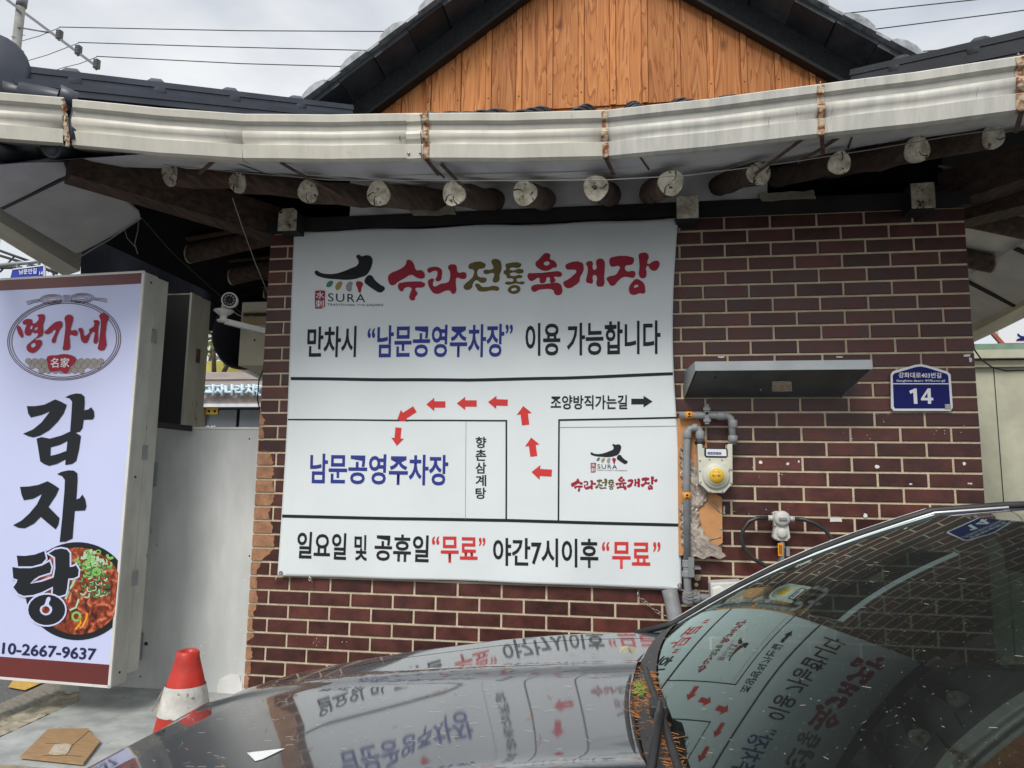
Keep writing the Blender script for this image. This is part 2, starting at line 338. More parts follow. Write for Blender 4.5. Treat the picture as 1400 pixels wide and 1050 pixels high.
# bowl-of-stew print
def stew_mat():
    mt = bpy.data.materials.new('stew_photo_print'); mt.use_nodes = True; nt = mt.node_tree; b = nt.nodes['Principled BSDF']; N = nt.nodes.new; lk = nt.links.new
    tc_ = N('ShaderNodeTexCoord'); n1 = N('ShaderNodeTexNoise'); n1.inputs['Scale'].default_value = 26; n1.inputs['Detail'].default_value = 6; n1.inputs['Distortion'].default_value = 1.2
    lk(tc_.outputs['Object'], n1.inputs['Vector']); r = N('ShaderNodeValToRGB'); e = r.color_ramp.elements
    e[0].position = .34; e[0].color = (.05, .012, .008, 1); e[1].position = .52; e[1].color = (.30, .05, .018, 1); q = e.new(.62); q.color = (.55, .16, .07, 1); q = e.new(.72); q.color = (.72, .40, .30, 1)
    lk(n1.outputs['Fac'], r.inputs['Fac']); lk(r.outputs['Color'], b.inputs['Base Color']); b.inputs['Roughness'].default_value = .35
    return mt
m_stew = stew_mat()

# ------------------------------------------------------------------ flat print: lettering and painted shapes
def _curve_mesh(cu):
    o = bpy.data.objects.new('tmp', cu); me = bpy.data.meshes.new_from_object(o)
    bpy.data.objects.remove(o); bpy.data.curves.remove(cu); return me
def text_mesh(s, off=.02, res=4, spacing=1.0):
    cu = bpy.data.curves.new('t', 'FONT'); cu.body = s; cu.offset = off; cu.resolution_u = res; cu.space_character = spacing
    return _curve_mesh(cu)
def lettering(name, s, quad, mapper, mat, parent, off=.02, res=3, label=None, spacing=1.0):
    me = text_mesh(s, off, res, spacing)
    xs = [v.co.x for v in me.vertices]; ys = [v.co.y for v in me.vertices]
    x0, x1, y0, y1 = min(xs), max(xs), min(ys), max(ys); TL, TR, BR, BL = quad
    for v in me.vertices:
        u = (v.co.x-x0)/(x1-x0); w = (y1-v.co.y)/(y1-y0)
        px = (TL[0]*(1-u)+TR[0]*u)*(1-w)+(BL[0]*(1-u)+BR[0]*u)*w
        py = (TL[1]*(1-u)+TR[1]*u)*(1-w)+(BL[1]*(1-u)+BR[1]*u)*w
        v.co = mapper(px, py)
    return obj(name, me, mat, parent, label=label)
def print_shape(name, polys, org, zoom, mapper, mat, parent, smooth=True, off=0.0, label=None, scale=1.0, shift=(0, 0)):
    cu = bpy.data.curves.new('p', 'CURVE'); cu.dimensions = '2D'; cu.fill_mode = 'BOTH'; cu.offset = off/100.0; cu.resolution_u = 3
    for pl in polys:
        if smooth:
            sp = cu.splines.new('BEZIER'); sp.bezier_points.add(len(pl)-1)
            for bp_, q in zip(sp.bezier_points, pl):
                bp_.co = (q[0]/100.0, -q[1]/100.0, 0); bp_.handle_left_type = bp_.handle_right_type = 'AUTO'
        else:
            sp = cu.splines.new('POLY'); sp.points.add(len(pl)-1)
            for bp_, q in zip(sp.points, pl): bp_.co = (q[0]/100.0, -q[1]/100.0, 0, 1)
        sp.use_cyclic_u = True
    me = _curve_mesh(cu)
    for v in me.vertices:
        px = org[0]+v.co.x*100/zoom; py = org[1]-v.co.y*100/zoom
        v.co = mapper(shift[0]+px*scale, shift[1]+py*scale)
    return obj(name, me, mat, parent, label=label)
def ell(cx, cy, rx, ry, n=20, rot=0, a0=0, a1=2*PI):
    return [(cx+rx*math.cos(t)*math.cos(rot)-ry*math.sin(t)*math.sin(rot), cy+rx*math.cos(t)*math.sin(rot)+ry*math.sin(t)*math.cos(rot)) for t in [a0+(a1-a0)*i/n for i in range(n)]]
def ribbon(pts, w):
    out1, out2 = [], []
    for i, p in enumerate(pts):
        a = pts[max(i-1, 0)]; b = pts[min(i+1, len(pts)-1)]; dx, dy = b[0]-a[0], b[1]-a[1]; l = math.hypot(dx, dy) or 1
        nx, ny = -dy/l*w/2, dx/l*w/2; out1.append((p[0]+nx, p[1]+ny)); out2.append((p[0]-nx, p[1]-ny))
    return out1+out2[::-1]

# ================================================================== SETTING: ground, slab, road
mb = MB().add([(-400, -400, 0), (400, -400, 0), (400, 400, 0), (-400, 400, 0)], [(0, 1, 2, 3)])
obj('ground', mb, m_asphalt, kind='structure', recalc=False)
SZ = .40
slab = [(-4.115, -.98), (-4.115, -.72), (-4.165, -.2), (-4.42, .12), (-4.42, .5), (-3.40, .5), (-3.40, .02), (4.0, .02), (4.0, -.98)]
mb = MB(); n = len(slab)
top = [V((x, y, SZ)) for x, y in slab]; bot = [V((x, y, 0)) for x, y in slab]
mb.add(top, [tuple(range(n))], 0); mb.add(top+bot, [(i, i+n, (i+1) % n+n, (i+1) % n) for i in range(n)], 1)
obj('concrete_slab', mb, [m_concrete, m_rough_conc], kind='structure')
# crumbling kerb and gravel verge
def strip_fn(l0, z0, l1, z1, amp, sd):
    A0, A1, B0, B1 = atz(*l0[0], z0), atz(*l0[1], z0), atz(*l1[0], z1), atz(*l1[1], z1)
    A0, A1 = A0+(A0-A1)*1.6, A1+(A1-A0)*.5; B0, B1 = B0+(B0-B1)*1.6, B1+(B1-B0)*.5
    def fn(u, v):
        n_ = math.sin(u*61+sd)*math.sin(v*7+u*23+sd)+.6*math.sin(u*173+v*19)
        return lerp(lerp(A0, A1, u), lerp(B0, B1, u), v)+V((amp*n_*.5*(v > .01), 0, amp*n_*(.25 if v in (0, 1) else 1)))
    return fn
obj('crumbling_kerb', MB().grid(strip_fn([(0, 1007), (108, 957.5)], SZ-.003, [(0, 986), (80, 950)], .33, .007, 1), 150, 10), m_rough_conc, kind='structure')
obj('gravel_verge', MB().grid(strip_fn([(0, 986), (80, 950)], .328, [(0, 962), (72, 930)], .02, .004, 3), 150, 14), m_gravel, kind='structure')
q = [atz(12, 936, .02), atz(30, 945, .02), atz(62, 935, .02), atz(50, 915, .02)]
mb = MB().add([atz(11, 939.5, .012), atz(34, 943.6, .012), atz(58, 933, .012), atz(44, 918, .012), atz(26, 918, .012)], [(0, 1, 2, 3, 4)])
obj('road_marking', mb, m_yellow_road, kind='structure')

# ================================================================== THE BUILDING
B = thing('restaurant_building', (-1.6, 0, .4), 'brick restaurant with tiled hanok roof and orange wooden gable', 'building')
XL, XR, ZR0, RH, BPX = -3.402, .121, 2.76, .0702, .22
wall = obj('brick_wall', MB().box((XL, 0, SZ-.02), (XR, 3.2, 2.83)), m_mortar, B)
_bm = {}
def brick_mesh(w):
    k = round(w, 3)
    if k not in _bm:
        h = .0592; a, b, e = w/2, h/2, .0022
        vs = [(-a, .004, -b), (a, .004, -b), (a, .004, b), (-a, .004, b), (-a, -.0035, -b), (a, -.0035, -b), (a, -.0035, b), (-a, -.0035, b),
              (-a+e, -.0055, -b+e), (a-e, -.0055, -b+e), (a-e, -.0055, b-e), (-a+e, -.0055, b-e)]
        fs = [(0, 1, 5, 4), (1, 2, 6, 5), (2, 3, 7, 6), (3, 0, 4, 7), (4, 5, 9, 8), (5, 6, 10, 9), (6, 7, 11, 10), (7, 4, 8, 11), (8, 9, 10, 11)]
        me = bpy.data.meshes.new('brick'); me.from_pydata(vs, [], fs); me.materials.append(m_brick); _bm[k] = me
    return _bm[k]
hidden = MB(); nb = 0
OW = ORG[wall.name]
for i in range(-1, 34):
    zc_ = ZR0-RH*(i+.5); off = 0 if i % 2 == 0 else -.5
    js = [XL]+[BPX*(c+off) for c in range(-17, 2) if XL+.03 < BPX*(c+off) < XR-.03]+[XR]
    for a, b in zip(js, js[1:]):
        x0 = a+(.0055 if a > XL else 0); x1 = b-(.0055 if b < XR else 0); cx = (x0+x1)/2; w = x1-x0
        behind = (x0 > -3.20 and x1 < -1.27 and 1.04 < zc_ < 2.80) or (x0 > -1.25 and zc_ < .96) or (x0 > -2.3 and zc_ < .66) or (x0 > -2.9 and zc_ < .5)
        if behind or nb >= 299:
            me = brick_mesh(w); hidden.add([V(v.co)+V((cx, 0, zc_)) for v in me.vertices], [tuple(p.vertices) for p in me.polygons])
        else:
            o = bpy.data.objects.new('brick', brick_mesh(w)); COL.objects.link(o); o.parent = wall
            o.location = V((cx, random.uniform(-.0012, .0008), zc_))-OW; o.rotation_euler = (random.uniform(-.006, .006), random.uniform(-.003, .003), random.uniform(-.004, .004)); nb += 1
obj('merged_bricks', hidden, m_brick, wall, kind='stuff', recalc=False)  # bricks behind banner and car, plus leftover rows, merged in one mesh
def ragged(pts, amp=.006, sub=5, seed=1):
    rnd = random.Random(seed); out = []
    for i, p in enumerate(pts):
        q_ = pts[(i+1) % len(pts)]
        for k in range(sub):
            t = k/sub; out.append(V((lerp(p[0], q_[0], t)+rnd.uniform(-amp, amp), p[1], lerp(p[2], q_[2], t)+rnd.uniform(-amp, amp))))
    return out
def wall_px(pts, Y): return [tuple(at(x, y, Y)) for x, y in pts]
PXR = [(562, 356), (575, 362), (590, 360), (610, 358), (622, 371), (646, 374), (664, 372), (682, 374), (700, 367), (713, 370), (732, 375), (748, 374), (761, 361), (771, 354), (790, 350), (815, 352), (840, 346), (865, 347), (890, 344), (940, 338)]
rnd = random.Random(21)
for i in range(11, 34):
    z1_, z0_ = ZR0-RH*i-.006, ZR0-RH*(i+1)+.006; lf = XL-.0015; rt = []
    for t in (0, .2, .4, .6, .8, 1):
        z = lerp(z0_, z1_, t); yy = 655-(z-1.5)*1000/3.86; rt.append(V((at(interp(yy, [p[0] for p in PXR], [p[1] for p in PXR])+rnd.uniform(-1.8, 1.8), yy, -.0065).x, -.0066, z)))
    rt = [V((max(p.x, lf+.004), p.y, p.z)) for p in rt]
    obj('peeled_brick_face', MB().prism([V((lf, -.0066, z0_))]+rt+[V((lf, -.0066, z1_))], (0, .006, 0)), m_plaster_orange, wall)
# chips, screws and smears on the bricks
mb = MB()
for x, y, r in [(1040, 632, 3.6), (1077, 634, 2.8), (1092, 631, 2.0), (1199, 638, 3.8), (1318, 634, 3), (1183, 705, 4)]:
    c = at(x, y, -.006); rr_ = random.Random(int(x)); mb.prism([c+V((r*.0027*rr_.uniform(.6, 1.15)*math.cos(t*2*PI/9), -.0015, r*.0027*rr_.uniform(.6, 1.15)*math.sin(t*2*PI/9))) for t in range(9)], (0, .004, 0))
for x, y, w, h in [(1143, 711, 16, 5), (1152, 705, 15, 4), (990, 697, 2, 11), (1148, 488, 9, 2), (986, 488, 9, 2), (1322, 486, 9, 3), (1327, 492, 4, 6), (1245, 662, 4, 2), (1326, 661, 6, 2)]:
    P = wall_px([(x-w/2, y-h/2), (x+w/2, y-h/2), (x+w/2, y+h/2), (x-w/2, y+h/2)], -.0075)
    if (x, y) not in [(1152, 705)]: mb.prism(ragged(P, .0015, 3, int(x)), (0, .004, 0))
rnd = random.Random(3)
for k in range(60):
    cx, cy = rnd.choice([(1045, 698), (1290, 590), (1230, 565), (1070, 645), (437, 875), (1180, 600)]); x, y = cx+rnd.gauss(0, 22), cy+rnd.gauss(0, 5)
    P = at(x, y, -.0068); s_ = rnd.uniform(.0006, .0018); mb.box((P.x-s_, P.y, P.z-s_), (P.x+s_, P.y+.004, P.z+s_))
obj('plaster_chips', mb, m_plaster_white, wall, kind='stuff')
# timber plate under the rafters
obj('wall_plate_beam', MB().box((XL-.02, -.035, 2.832), (XR+.02, .5, 2.905)), m_wood_black, B)
obj('eave_plaster', MB().grid(lambda u, v: V((lerp(-2.95, -.78, u), -.02+.012*math.sin(u*71+v*5), lerp(2.895, 3.13, v))), 60, 4), m_plaster_white, B)
for x, y, hh in [(393, 300, .125), (940, 283, .115), (1262, 267, .125)]:
    P = at(x, y, -.13)
    mb = MB(); w = .052
    prof = [(-w, -.5), (w, -.5), (w, .35), (w*.55, .5), (-w*.6, .48), (-w, .3)] if x < 500 else [(-w, -.5), (w, -.5), (w, .5), (-w, .48)]
    mb.prism([V((P.x+a, P.y, P.z+b*hh)) for a, b in prof], (0, .14, 0), 0, 1)
    obj('beam_end', mb, [m_wood_end, m_wood_black], B)
# front rafters, fanned towards the corners
RA = [(233, 238, 405), (326, 250, 455), (422, 262, 533), (518, 265, 606), (621, 265, 682), (718, 264, 748), (815, 257, 838), (917, 250, 885), (1037, 237, 978), (1147, 223, 1050), (1253, 205, 1120), (1357, 187, 1175)]
rend = []
for k, (x, y, xi) in enumerate(RA):
    E_ = at(x, y, -.62); inn = at(xi, 289, .02); P2 = V((inn.x, .12, E_.z+.25)); rr = random.uniform(.046, .059)
    d = (P2-E_); n_ = 7; pts = [E_+d*(i/n_)+V((random.uniform(-.006, .006), 0, random.uniform(-.006, .006)))*(i > 0) for i in range(n_+1)]
    mb = MB().tube(pts, rr, 18, rs=[rr*(1+.05*math.sin(i*1.7+k))*(1+.10*i/n_) for i in range(n_+1)])
    r_ = obj('rafter', mb, m_wood_dark, B); rend.append(E_)
    # sawn end, with a ragged outline and drying cracks
    fwd = -d.normalized(); a_ = fwd.cross(V((0, 0, 1))).normalized(); b_ = a_.cross(fwd)
    N_ = 24; ring = [E_+fwd*.001+(a_*math.cos(2*PI*i/N_)+b_*math.sin(2*PI*i/N_))*rr*(1.0+.05*math.sin(3*2*PI*i/N_+k)+random.uniform(-.02, .02)) for i in range(N_)]
    mb = MB().prism([q+fwd*.008 for q in ring], -fwd*.012)
    re_ = obj('rafter_end', mb, m_wood_end, r_)
    mb = MB()
    for c_ in range(random.choice((1, 2))):
        an = random.uniform(0, 2*PI); p0 = E_+fwd*.0095; cr_ = [p0+(a_*math.cos(an+.25*math.sin(t*5))+b_*math.sin(an+.25*math.sin(t*5)))*rr*(.15+.8*t) for t in (0, .3, .6, 1)]
        mb.tube(cr_, .002, 5, rs=[.0008, .0018, .0022, .003])
    obj('crack', mb, m_black, r_)
# side rafters
SRAF = [(XR-.05, y_, 3.0, .70+.02*i, 2.85) for i, y_ in enumerate((.45, 1.02, 1.62, 2.25, 2.9))]+[(XL+.1, y_, 2.99, -4.12, 2.86) for y_ in (.35, .85, 1.35, 1.9, 2.5, 3.1)]
for k, (xi, yy, zi, xo, zo) in enumerate(SRAF):
    a_, b_ = V((xo, yy+.02, zo)), V((xi, yy, zi)); rr = .056
    r_ = obj('rafter', MB().tube([a_, lerp(a_, b_, .5)+V((0, 0, .008)), b_], rr, 14), m_wood_dark, B)
    s_ = 1 if xo > xi else -1
    obj('rafter_end', MB().tube([a_+V((s_*.006, 0, 0)), a_-V((s_*.004, 0, 0))], rr*1.01, 16), m_wood_end, r_)
for a_, b_ in [(tuple(at(96, 222, -.72)), (-3.30, .22, 2.90)), ((.98, -1.05, 2.96), (.02, .22, 2.95)), ((1.05, -.60, 2.90), (.10, .30, 2.90))]:
    obj('hip_rafter', MB().beam(a_, b_, .14, .17), m_wood_dark, B)
# lime plaster between the rafters, split in pieces with cracks
def pl_front(u, v):
    x = lerp(-3.80, .75, u); ze = interp(x, [-4.0, -3.3, -2.6, -1.7, -1.0, -.3, .3, .8], [3.0, 2.935, 2.855, 2.825, 2.85, 2.915, 2.97, 3.02])
    return V((x, lerp(-.63, .06, v), lerp(ze+.002, ze+.245, v)+.006*math.sin(x*19)*math.sin(v*7)))
obj('eave_plaster', MB().grid(pl_front, 60, 6), m_plaster_white, B)
mb = MB(); rnd = random.Random(11)
for px, py, w in [(590, 283, 60), (1075, 262, 75), (560, 250, 40)]:
    P = wall_px([(px-w/2, py+3), (px+w/2, py-2), (px+w/2+3, py+9), (px-w/2+5, py+12)], -.045)
    obj('crumbling_plaster', MB().prism(ragged(P, .004, 5, px), (0, .03, 0)), m_rough_conc, B)

# side plaster and boards under the roof
obj('side_ceiling', MB().grid(lambda u, v: V((lerp(.05, .78, v), lerp(.05, 3.2, u), lerp(3.07, 2.90, v))), 12, 4), m_plaster_white, B)
obj('side_ceiling', MB().grid(lambda u, v: V((lerp(-3.40, -4.55, v), lerp(-.2, 4.2, u), lerp(3.06, 2.88, v))), 12, 4), m_void, B)  # near-black colour paints in the shade under the left eave
a_, b_ = at(104, 460, 1.6), at(372, 250, 1.6)
obj('eave_shade_sheet', MB().grid(lambda u, v: V((lerp(a_.x, -3.38, u), 1.6+.05*math.sin(u*23)+.03*math.sin(u*51+v*7), lerp(a_.z+.02*math.sin(u*31), 3.6, v))), 60, 8), m_void, B)  # added sheet, stands in for the deep shade under the left eave
mb = MB()
for i in range(16):
    x = -3.5-random.random()*.7; y = .3+i*.22; mb.beam((x-.35, y, 2.93), (x+.4, y+random.uniform(-.15, .15), 2.97), random.uniform(.02, .07), .012)
obj('loose_batten', mb, m_wood_dark, B)

# ---- front gutter: one section between each pair of straps
GP = [(-.115, -.02, 0), (-.115, -.165, 0), (-.02, -.192, 0), (0, -.186, 0), (.012, -.132, 0), (.004, -.127, 0), (.020, -.108, 0), (.027, -.090, 0), (.022, -.074, 1), (.010, -.070, 1), (.012, -.042, 0), (.028, -.034, 0), (.034, -.006, 0), (.028, 0, 0), (.020, -.005, 0)]
def gutter(name, pts, mats, sub=4, parent=B, flip=1, label=None):
    pts = [V(p) for p in pts]; path = []
    for a, b in zip(pts, pts[1:]):
        for k in range(sub): path.append(lerp(a, b, k/sub)+V((0, 0, -.004*math.sin(PI*k/sub))))
    path.append(pts[-1]); vs = []; np_ = len(GP)
    for i, p in enumerate(path):
        d = (path[min(i+1, len(path)-1)]-path[max(i-1, 0)]); d.z = 0; d.normalize(); nrm = V((d.y, -d.x, 0))*flip
        dent = .0025*math.sin(i*2.3)
        for o_, z_, _m in GP: vs.append(p+nrm*(o_+dent)+V((0, 0, z_)))
    mb = MB()
    for i in range(len(path)-1):
        for k in range(np_-1):
            mb.add([vs[i*np_+k], vs[i*np_+k+1], vs[(i+1)*np_+k+1], vs[(i+1)*np_+k]], [(0, 1, 2, 3)], GP[k][2] , smooth=k in (5, 6, 7))
    o = obj(name, mb, mats, parent, label=label); s_ = o.modifiers.new('thickness', 'SOLIDIFY'); s_.thickness = .002; s_.offset = -1
    return o
KN = [(-40, 128, -1.17), (92, 138, -1.06), (335, 160, -.86), (572, 159, -.775), (828, 155, -.75), (1120, 120, -.84), (1392, 82, -.965)]
KP = [at(*k) for k in KN]
KP[0] = V((-4.80, -1.33, KP[0].z+.03)); KP.append(V((1.20, -1.42, KP[-1].z+.10)))
gm = [m_gutter, m_groove_shade]; gm2 = [m_gutter2, m_groove_shade]
gutter('gutter_section', [KP[0], KP[1]], gm)
gutter('gutter_section', [KP[1]+(KP[2]-KP[1]).normalized()*.035+V((0, 0, -.004)), KP[2]], gm)
gutter('gutter_section', [KP[2]+V((.002, 0, 0)), KP[3]], gm)
gutter('gutter_section', [KP[3]+V((.002, 0, 0)), KP[4]], gm)
gutter('gutter_section', [KP[4]+V((.002, 0, 0)), KP[5]], gm2)
gutter('gutter_section', [KP[5]+V((.002, 0, 0)), KP[6]], gm2)
gutter('gutter_section', [KP[6]+V((.002, 0, 0)), KP[7]], gm2)
def strap(p, d, w, mats, name, grow=.004, parent=B, label=None):
    d = V((d.x, d.y, 0)).normalized(); nrm = V((d.y, -d.x, 0)); mb = MB(); rnd = random.Random(int(p.x*1000))
    prev = None
    for o_, z_, _m in GP[2:]:
        j = rnd.uniform(-.12, .12)*w if 'rust' in mats.name or 'iron' in mats.name else 0
        a = p+nrm*(o_+grow)+V((0, 0, z_-grow))+d*(-w/2+j); b = p+nrm*(o_+grow)+V((0, 0, z_-grow))+d*(w/2+j*.6)
        if prev: mb.add([prev[0], prev[1], b, a], [(0, 1, 2, 3)])
        prev = (a, b)
    o = obj(name, mb, mats, parent, label=label); s_ = o.modifiers.new('t', 'SOLIDIFY'); s_.thickness = .003; return o
strap(KP[3]+(KP[4]-KP[3]).normalized()*(-.012), KP[4]-KP[3], .062, m_gutter, 'joint_cover', .006)
P = KP[3]-(KP[4]-KP[3]).normalized()*.045
mb = MB()
for dx in (-.022, .03):
    for z_ in (-.014, -.172): obj('screw', MB().lathe(KP[3]+V((-.012+dx, -.034 if z_ > -.1 else -.012, z_)), (0, -1, 0), [(.007, 0), (.006, .004), (0, .005)], 8), m_screw, B)
for p, d in [(KP[3]+V((.040, 0, 0)), KP[4]-KP[3]), (KP[4], KP[5]-KP[4]), (KP[5], KP[5]-KP[4]), (KP[6]+V((-.005, 0, 0)), KP[6]-KP[5])]:
    st = strap(p, d, .026, m_rust, 'rusty_strap')
    dn = V((d.x, d.y, 0)).normalized(); nr = V((dn.y, -dn.x, 0))
    obj('strap_foot', MB().beam(p+V((0, 0, -.196))+nr*.01, p+V((.03, .10, -.225)), .016, .006), m_rustdark, B)
    obj('wire_tie', MB().tube([p+nr*.03+V((0, 0, .0)), p+nr*.01+V((.004, 0, .02)), p-nr*.03+V((-.004, 0, .012))], .0018, 5), m_wire_w, B)
# torn rusty joint at the left
p = KP[1]; dd = (KP[2]-KP[1]).normalized(); mb = MB()
for k in range(9):
    z_ = -.01-.022*k; mb.beam(p+dd*(.004+.0035*k)+V((0, -.034 if k < 3 else -.02, z_)), p+dd*(.008+.0035*k+random.uniform(-.004, .004))+V((0, -.022, z_-.024)), random.uniform(.010, .020), .008)
obj('rusty_strap', mb, m_rust, B, label='torn rusty strap in the open gutter joint')
obj('torn_joint_tile', MB().tube([p+dd*.025+V((0, .02, 0)), p+dd*.030+V((0, .0, -.09)), p+dd*.036+V((0, 0, -.17))], .016, 10), m_tile, B)
# hanging iron strips, wire under the gutter
for (x1, y1, Y1), (x2, y2, Y2) in [((383, 222, -.80), (446, 258, -.64)), ((446, 258, -.64), (467, 270, -.62)), ((603, 224, -.72), (640, 262, -.62)), ((1100, 188, -.80), (1032, 238, -.67)), ((1175, 170, -.82), (1120, 205, -.70)), ((1120, 205, -.70), (1090, 222, -.66)), ((300, 213, -.84), (272, 238, -.70))]:
    obj('iron_strip', MB().beam(at(x1, y1, Y1), at(x2, y2, Y2), .018, .005), m_rustdark, B)
mb = MB(); pts = [at(x, y, -.69) for x, y in [(120, 200), (230, 226), (330, 236), (450, 246), (560, 247), (700, 247), (830, 246), (940, 240), (1080, 222), (1200, 203), (1300, 186), (1399, 172)]]
obj('eave_wire', mb.tube(pts, .0022, 5), m_wire_w, B)
# soffit sheet between the gutter and the rafter ends
def soff(u, v):
    x = lerp(-3.95, .95, u); yg = interp(x, [p.x for p in KP], [p.y for p in KP])+.02; zg = interp(x, [p.x for p in KP], [p.z for p in KP])-.180
    ze = interp(x, [-4.0, -3.3, -2.6, -1.7, -1.0, -.3, .3, .8], [3.0, 2.945, 2.868, 2.838, 2.862, 2.925, 2.98, 3.03])
    return V((x, lerp(yg, -.600, v), lerp(zg, ze-.012, v)))
obj('soffit_sheet', MB().grid(soff, 60, 2), m_soffit, B)
mb = MB()
for x in (-3.2, -2.33, -1.43, -.62): obj('soffit_seam', MB().beam(soff((x+3.95)/4.9, 0)-V((0, 0, .004)), soff((x+.05+3.95)/4.9, 1)-V((0, 0, .004)), .006, .002), m_black, B)
# left and right side eaves
gz = lambda y: interp(y, [-1.33, -.35, .12, 1.2, 3.4], [3.10, 2.955, 2.875, 2.85, 2.83])
gutter('gutter_section', [V((-4.80, y, gz(y))) for y in (.16, -.1, -.35, -.7, -1.0, -1.30)], gm, 1)
gz2 = lambda y: interp(y, [-1.4, 0, 1.1, 1.7, 2.4, 3.4], [3.12, 2.93, 2.86, 2.83, 2.80, 2.79])
gutter('gutter_section', [V((1.20, y, gz2(y))) for y in (-1.40, -.7, 0, .7, 1.4, 2.1, 2.8, 3.4)], gm, 1)
G1, G2, I1 = V((-4.75, -.35, 2.80)), V((-4.75, .12, 2.715)), V((-4.05, -.55, 2.95)); PN = (G2-G1).cross(I1-G1).normalized()
for poly in [[(-60, 186), (78, 194), (92, 238), (3, 284), (-70, 262)], [(3, 287), (93, 241), (104, 246), (128, 252), (147, 262), (168, 273), (190, 291), (192, 300), (178, 309), (140, 330), (112, 344), (103, 346)]]:
    pts = [hit(x, y, G1, PN) for x, y in poly]; nn = PN if PN.z > 0 else -PN
    obj('soffit_board', MB().prism(pts, nn*.014), m_soffit, B)
obj('soffit_batten', MB().beam(hit(3, 285, G1, PN), hit(100, 238, G1, PN), .016, .010), m_trim, B)
mb = MB(); pts = [hit(x, y, G1, PN)+V((0, 0, -.01)) for x, y in [(104, 352), (150, 325), (190, 298), (193, 296)]]; mb.tube(pts, .004, 5)
mb.tube([pts[2], pts[2]+V((.0, 0, -.06)), pts[2]+V((-.02, .01, -.13)), pts[2]+V((.01, 0, -.19))], .0025, 5); mb.tube([pts[2]+V((-.03, 0, -.02)), pts[2]+V((-.08, 0, -.05)), pts[2]+V((-.06, 0, -.10)), pts[2]+V((-.01, 0, -.15))], .0022, 5)
obj('loose_wire', mb, m_wire_w, B)
obj('soffit_sheet', MB().grid(lambda u, v: V((lerp(.74, 1.16, v), lerp(-.9, 3.3, u), lerp(2.875, gz2(lerp(-.9, 3.3, u))-.17, v))), 16, 2), m_soffit, B)
mb = MB()
for y in (.8, 1.45, 2.1): mb.beam((.74, y, 2.865), (1.16, y+.12, gz2(y)-.176), .035, .006)
obj('soffit_seam', mb, m_wood_black, B)

# ---- roof
def hipY(x): return min(.28, lerp(-1.25, .28, (x+4.75)/1.75), lerp(.28, -1.3, (x+.28)/1.45))+0
rz = lambda y: 2.978+(y+.80)*.575
mb = MB().grid(lambda u, v: (lambda x: (lambda y: V((x, y, rz(y)-.03)))(lerp(max(-1.20, interp(x, [p.x for p in KP], [p.y for p in KP])+.02), max(hipY(x), -1.1), v)))(lerp(-4.7, 1.1, u)), 40, 4)
obj('roof_deck', mb, m_tile_black, B)
x = -4.35
while x < .95:
    y0 = interp(x, [p.x for p in KP], [p.y for p in KP])+.03; y1 = hipY(x); zoff = interp(x, [p.x for p in KP], [p.z for p in KP])-3.02
    if y1-y0 > .12:
        n_ = max(2, int((y1-y0)/.33)); mb = MB()
        for k in range(n_):
            ya, yb = lerp(y0, y1, k/n_), lerp(y0, y1, (k+1)/n_)+.02; za, zb = rz(ya)+zoff*(1-k/n_), rz(yb)+zoff*(1-(k+1)/n_)
            a_, b_ = V((x, ya, za-.012)), V((x, yb, zb-.022)); d = b_-a_
            mb.lathe(a_, d, [(0, .006), (.038, .006), (.038, 0), (.050, 0), (.045, d.length)], 14)
        obj('tile_row', mb, m_tile_black, B)
    x += .243
# side slopes of the roof
obj('roof_deck', MB().add([(-4.75, -1.25, 3.10), (-4.75, 3.4, 2.98), (-3.05, 3.4, 3.70), (-3.05, .3, 3.66)], [(0, 1, 2, 3)]), m_tile_black, B)
obj('roof_deck', MB().add([(1.15, -1.3, 3.12), (1.15, 3.4, 2.95), (-.25, 3.4, 3.70), (-.25, .3, 3.66)], [(0, 1, 2, 3)]), m_tile_black, B)
def ridge(p, q, h, w, mat):
    p, q = V(p), V(q); d = (q-p).normalized(); sx = d.cross(V((0, 0, 1))).normalized(); up = V((0, 0, 1)); n_ = 4
    for k in range(n_):
        z0, z1 = -h+h*.82*k/n_, -h+h*.82*(k+1)/n_; ww = w*(1+.10*(k % 2))-.006*k
        obj('ridge_course', MB().beam(p+up*((z0+z1)/2), q+up*((z0+z1)/2), ww, (z1-z0)-.003), mat, B)
    obj('ridge_cap', MB().tube([p+up*(-h*.18-w*.26), q+up*(-h*.18-w*.26)], w*.40, 14), mat, B)
    L_ = (q-p).length; k = .22
    while k < L_-.03:
        c = p+d*k+up*(-h*.18-w*.24); obj('cap_joint', MB().tube([c-d*.035, c-d*.015, c+d*.03, c+d*.045], 1, 12, rs=[w*.41, w*.50, w*.50, w*.41]), mat, B); k += .36
ridge(at(20, 90, -1.0), at(476, 144, .16), .150, .15, m_tile)
ridge(at(1172, 94, .12), at(1172, 94, .12)+(at(1400, 42, -.42)-at(1172, 94, .12))*1.6, .165, .15, m_tile_black)
# rounded ridge-end tile and corner tiles at the left
P = at(-14, 92, -1.08)
mb = MB().lathe(P, (.55, -.8, 0), [(0, -.03), (.135, -.03), (.15, -.02), (.15, .02), (.135, .028), (0, .028)], 26); obj('ridge_end_tile', mb, m_tile, B)
for (x1, y1), (x2, y2) in [((-25, 124), (8, 128)), ((4, 125), (34, 130)), ((30, 127), (84, 136)), ((80, 130), (104, 139))]:
    a_, b_ = at(x1, y1, -1.05), at(x2, y2, -1.0); d = b_-a_; obj('corner_tile', MB().lathe(a_, d, [(.034, 0), (.046, 0), (.040, d.length)], 14), m_tile, B)

obj('attic_sky_blocker', MB().box((XL+.05, .07, 2.99), (XR-.05, .26, 3.40)).box((XL+.05, .27, 2.84), (XR-.05, 3.1, 3.58)), m_void, B)  # added dark boxes, keep sky from showing through gaps under the roof
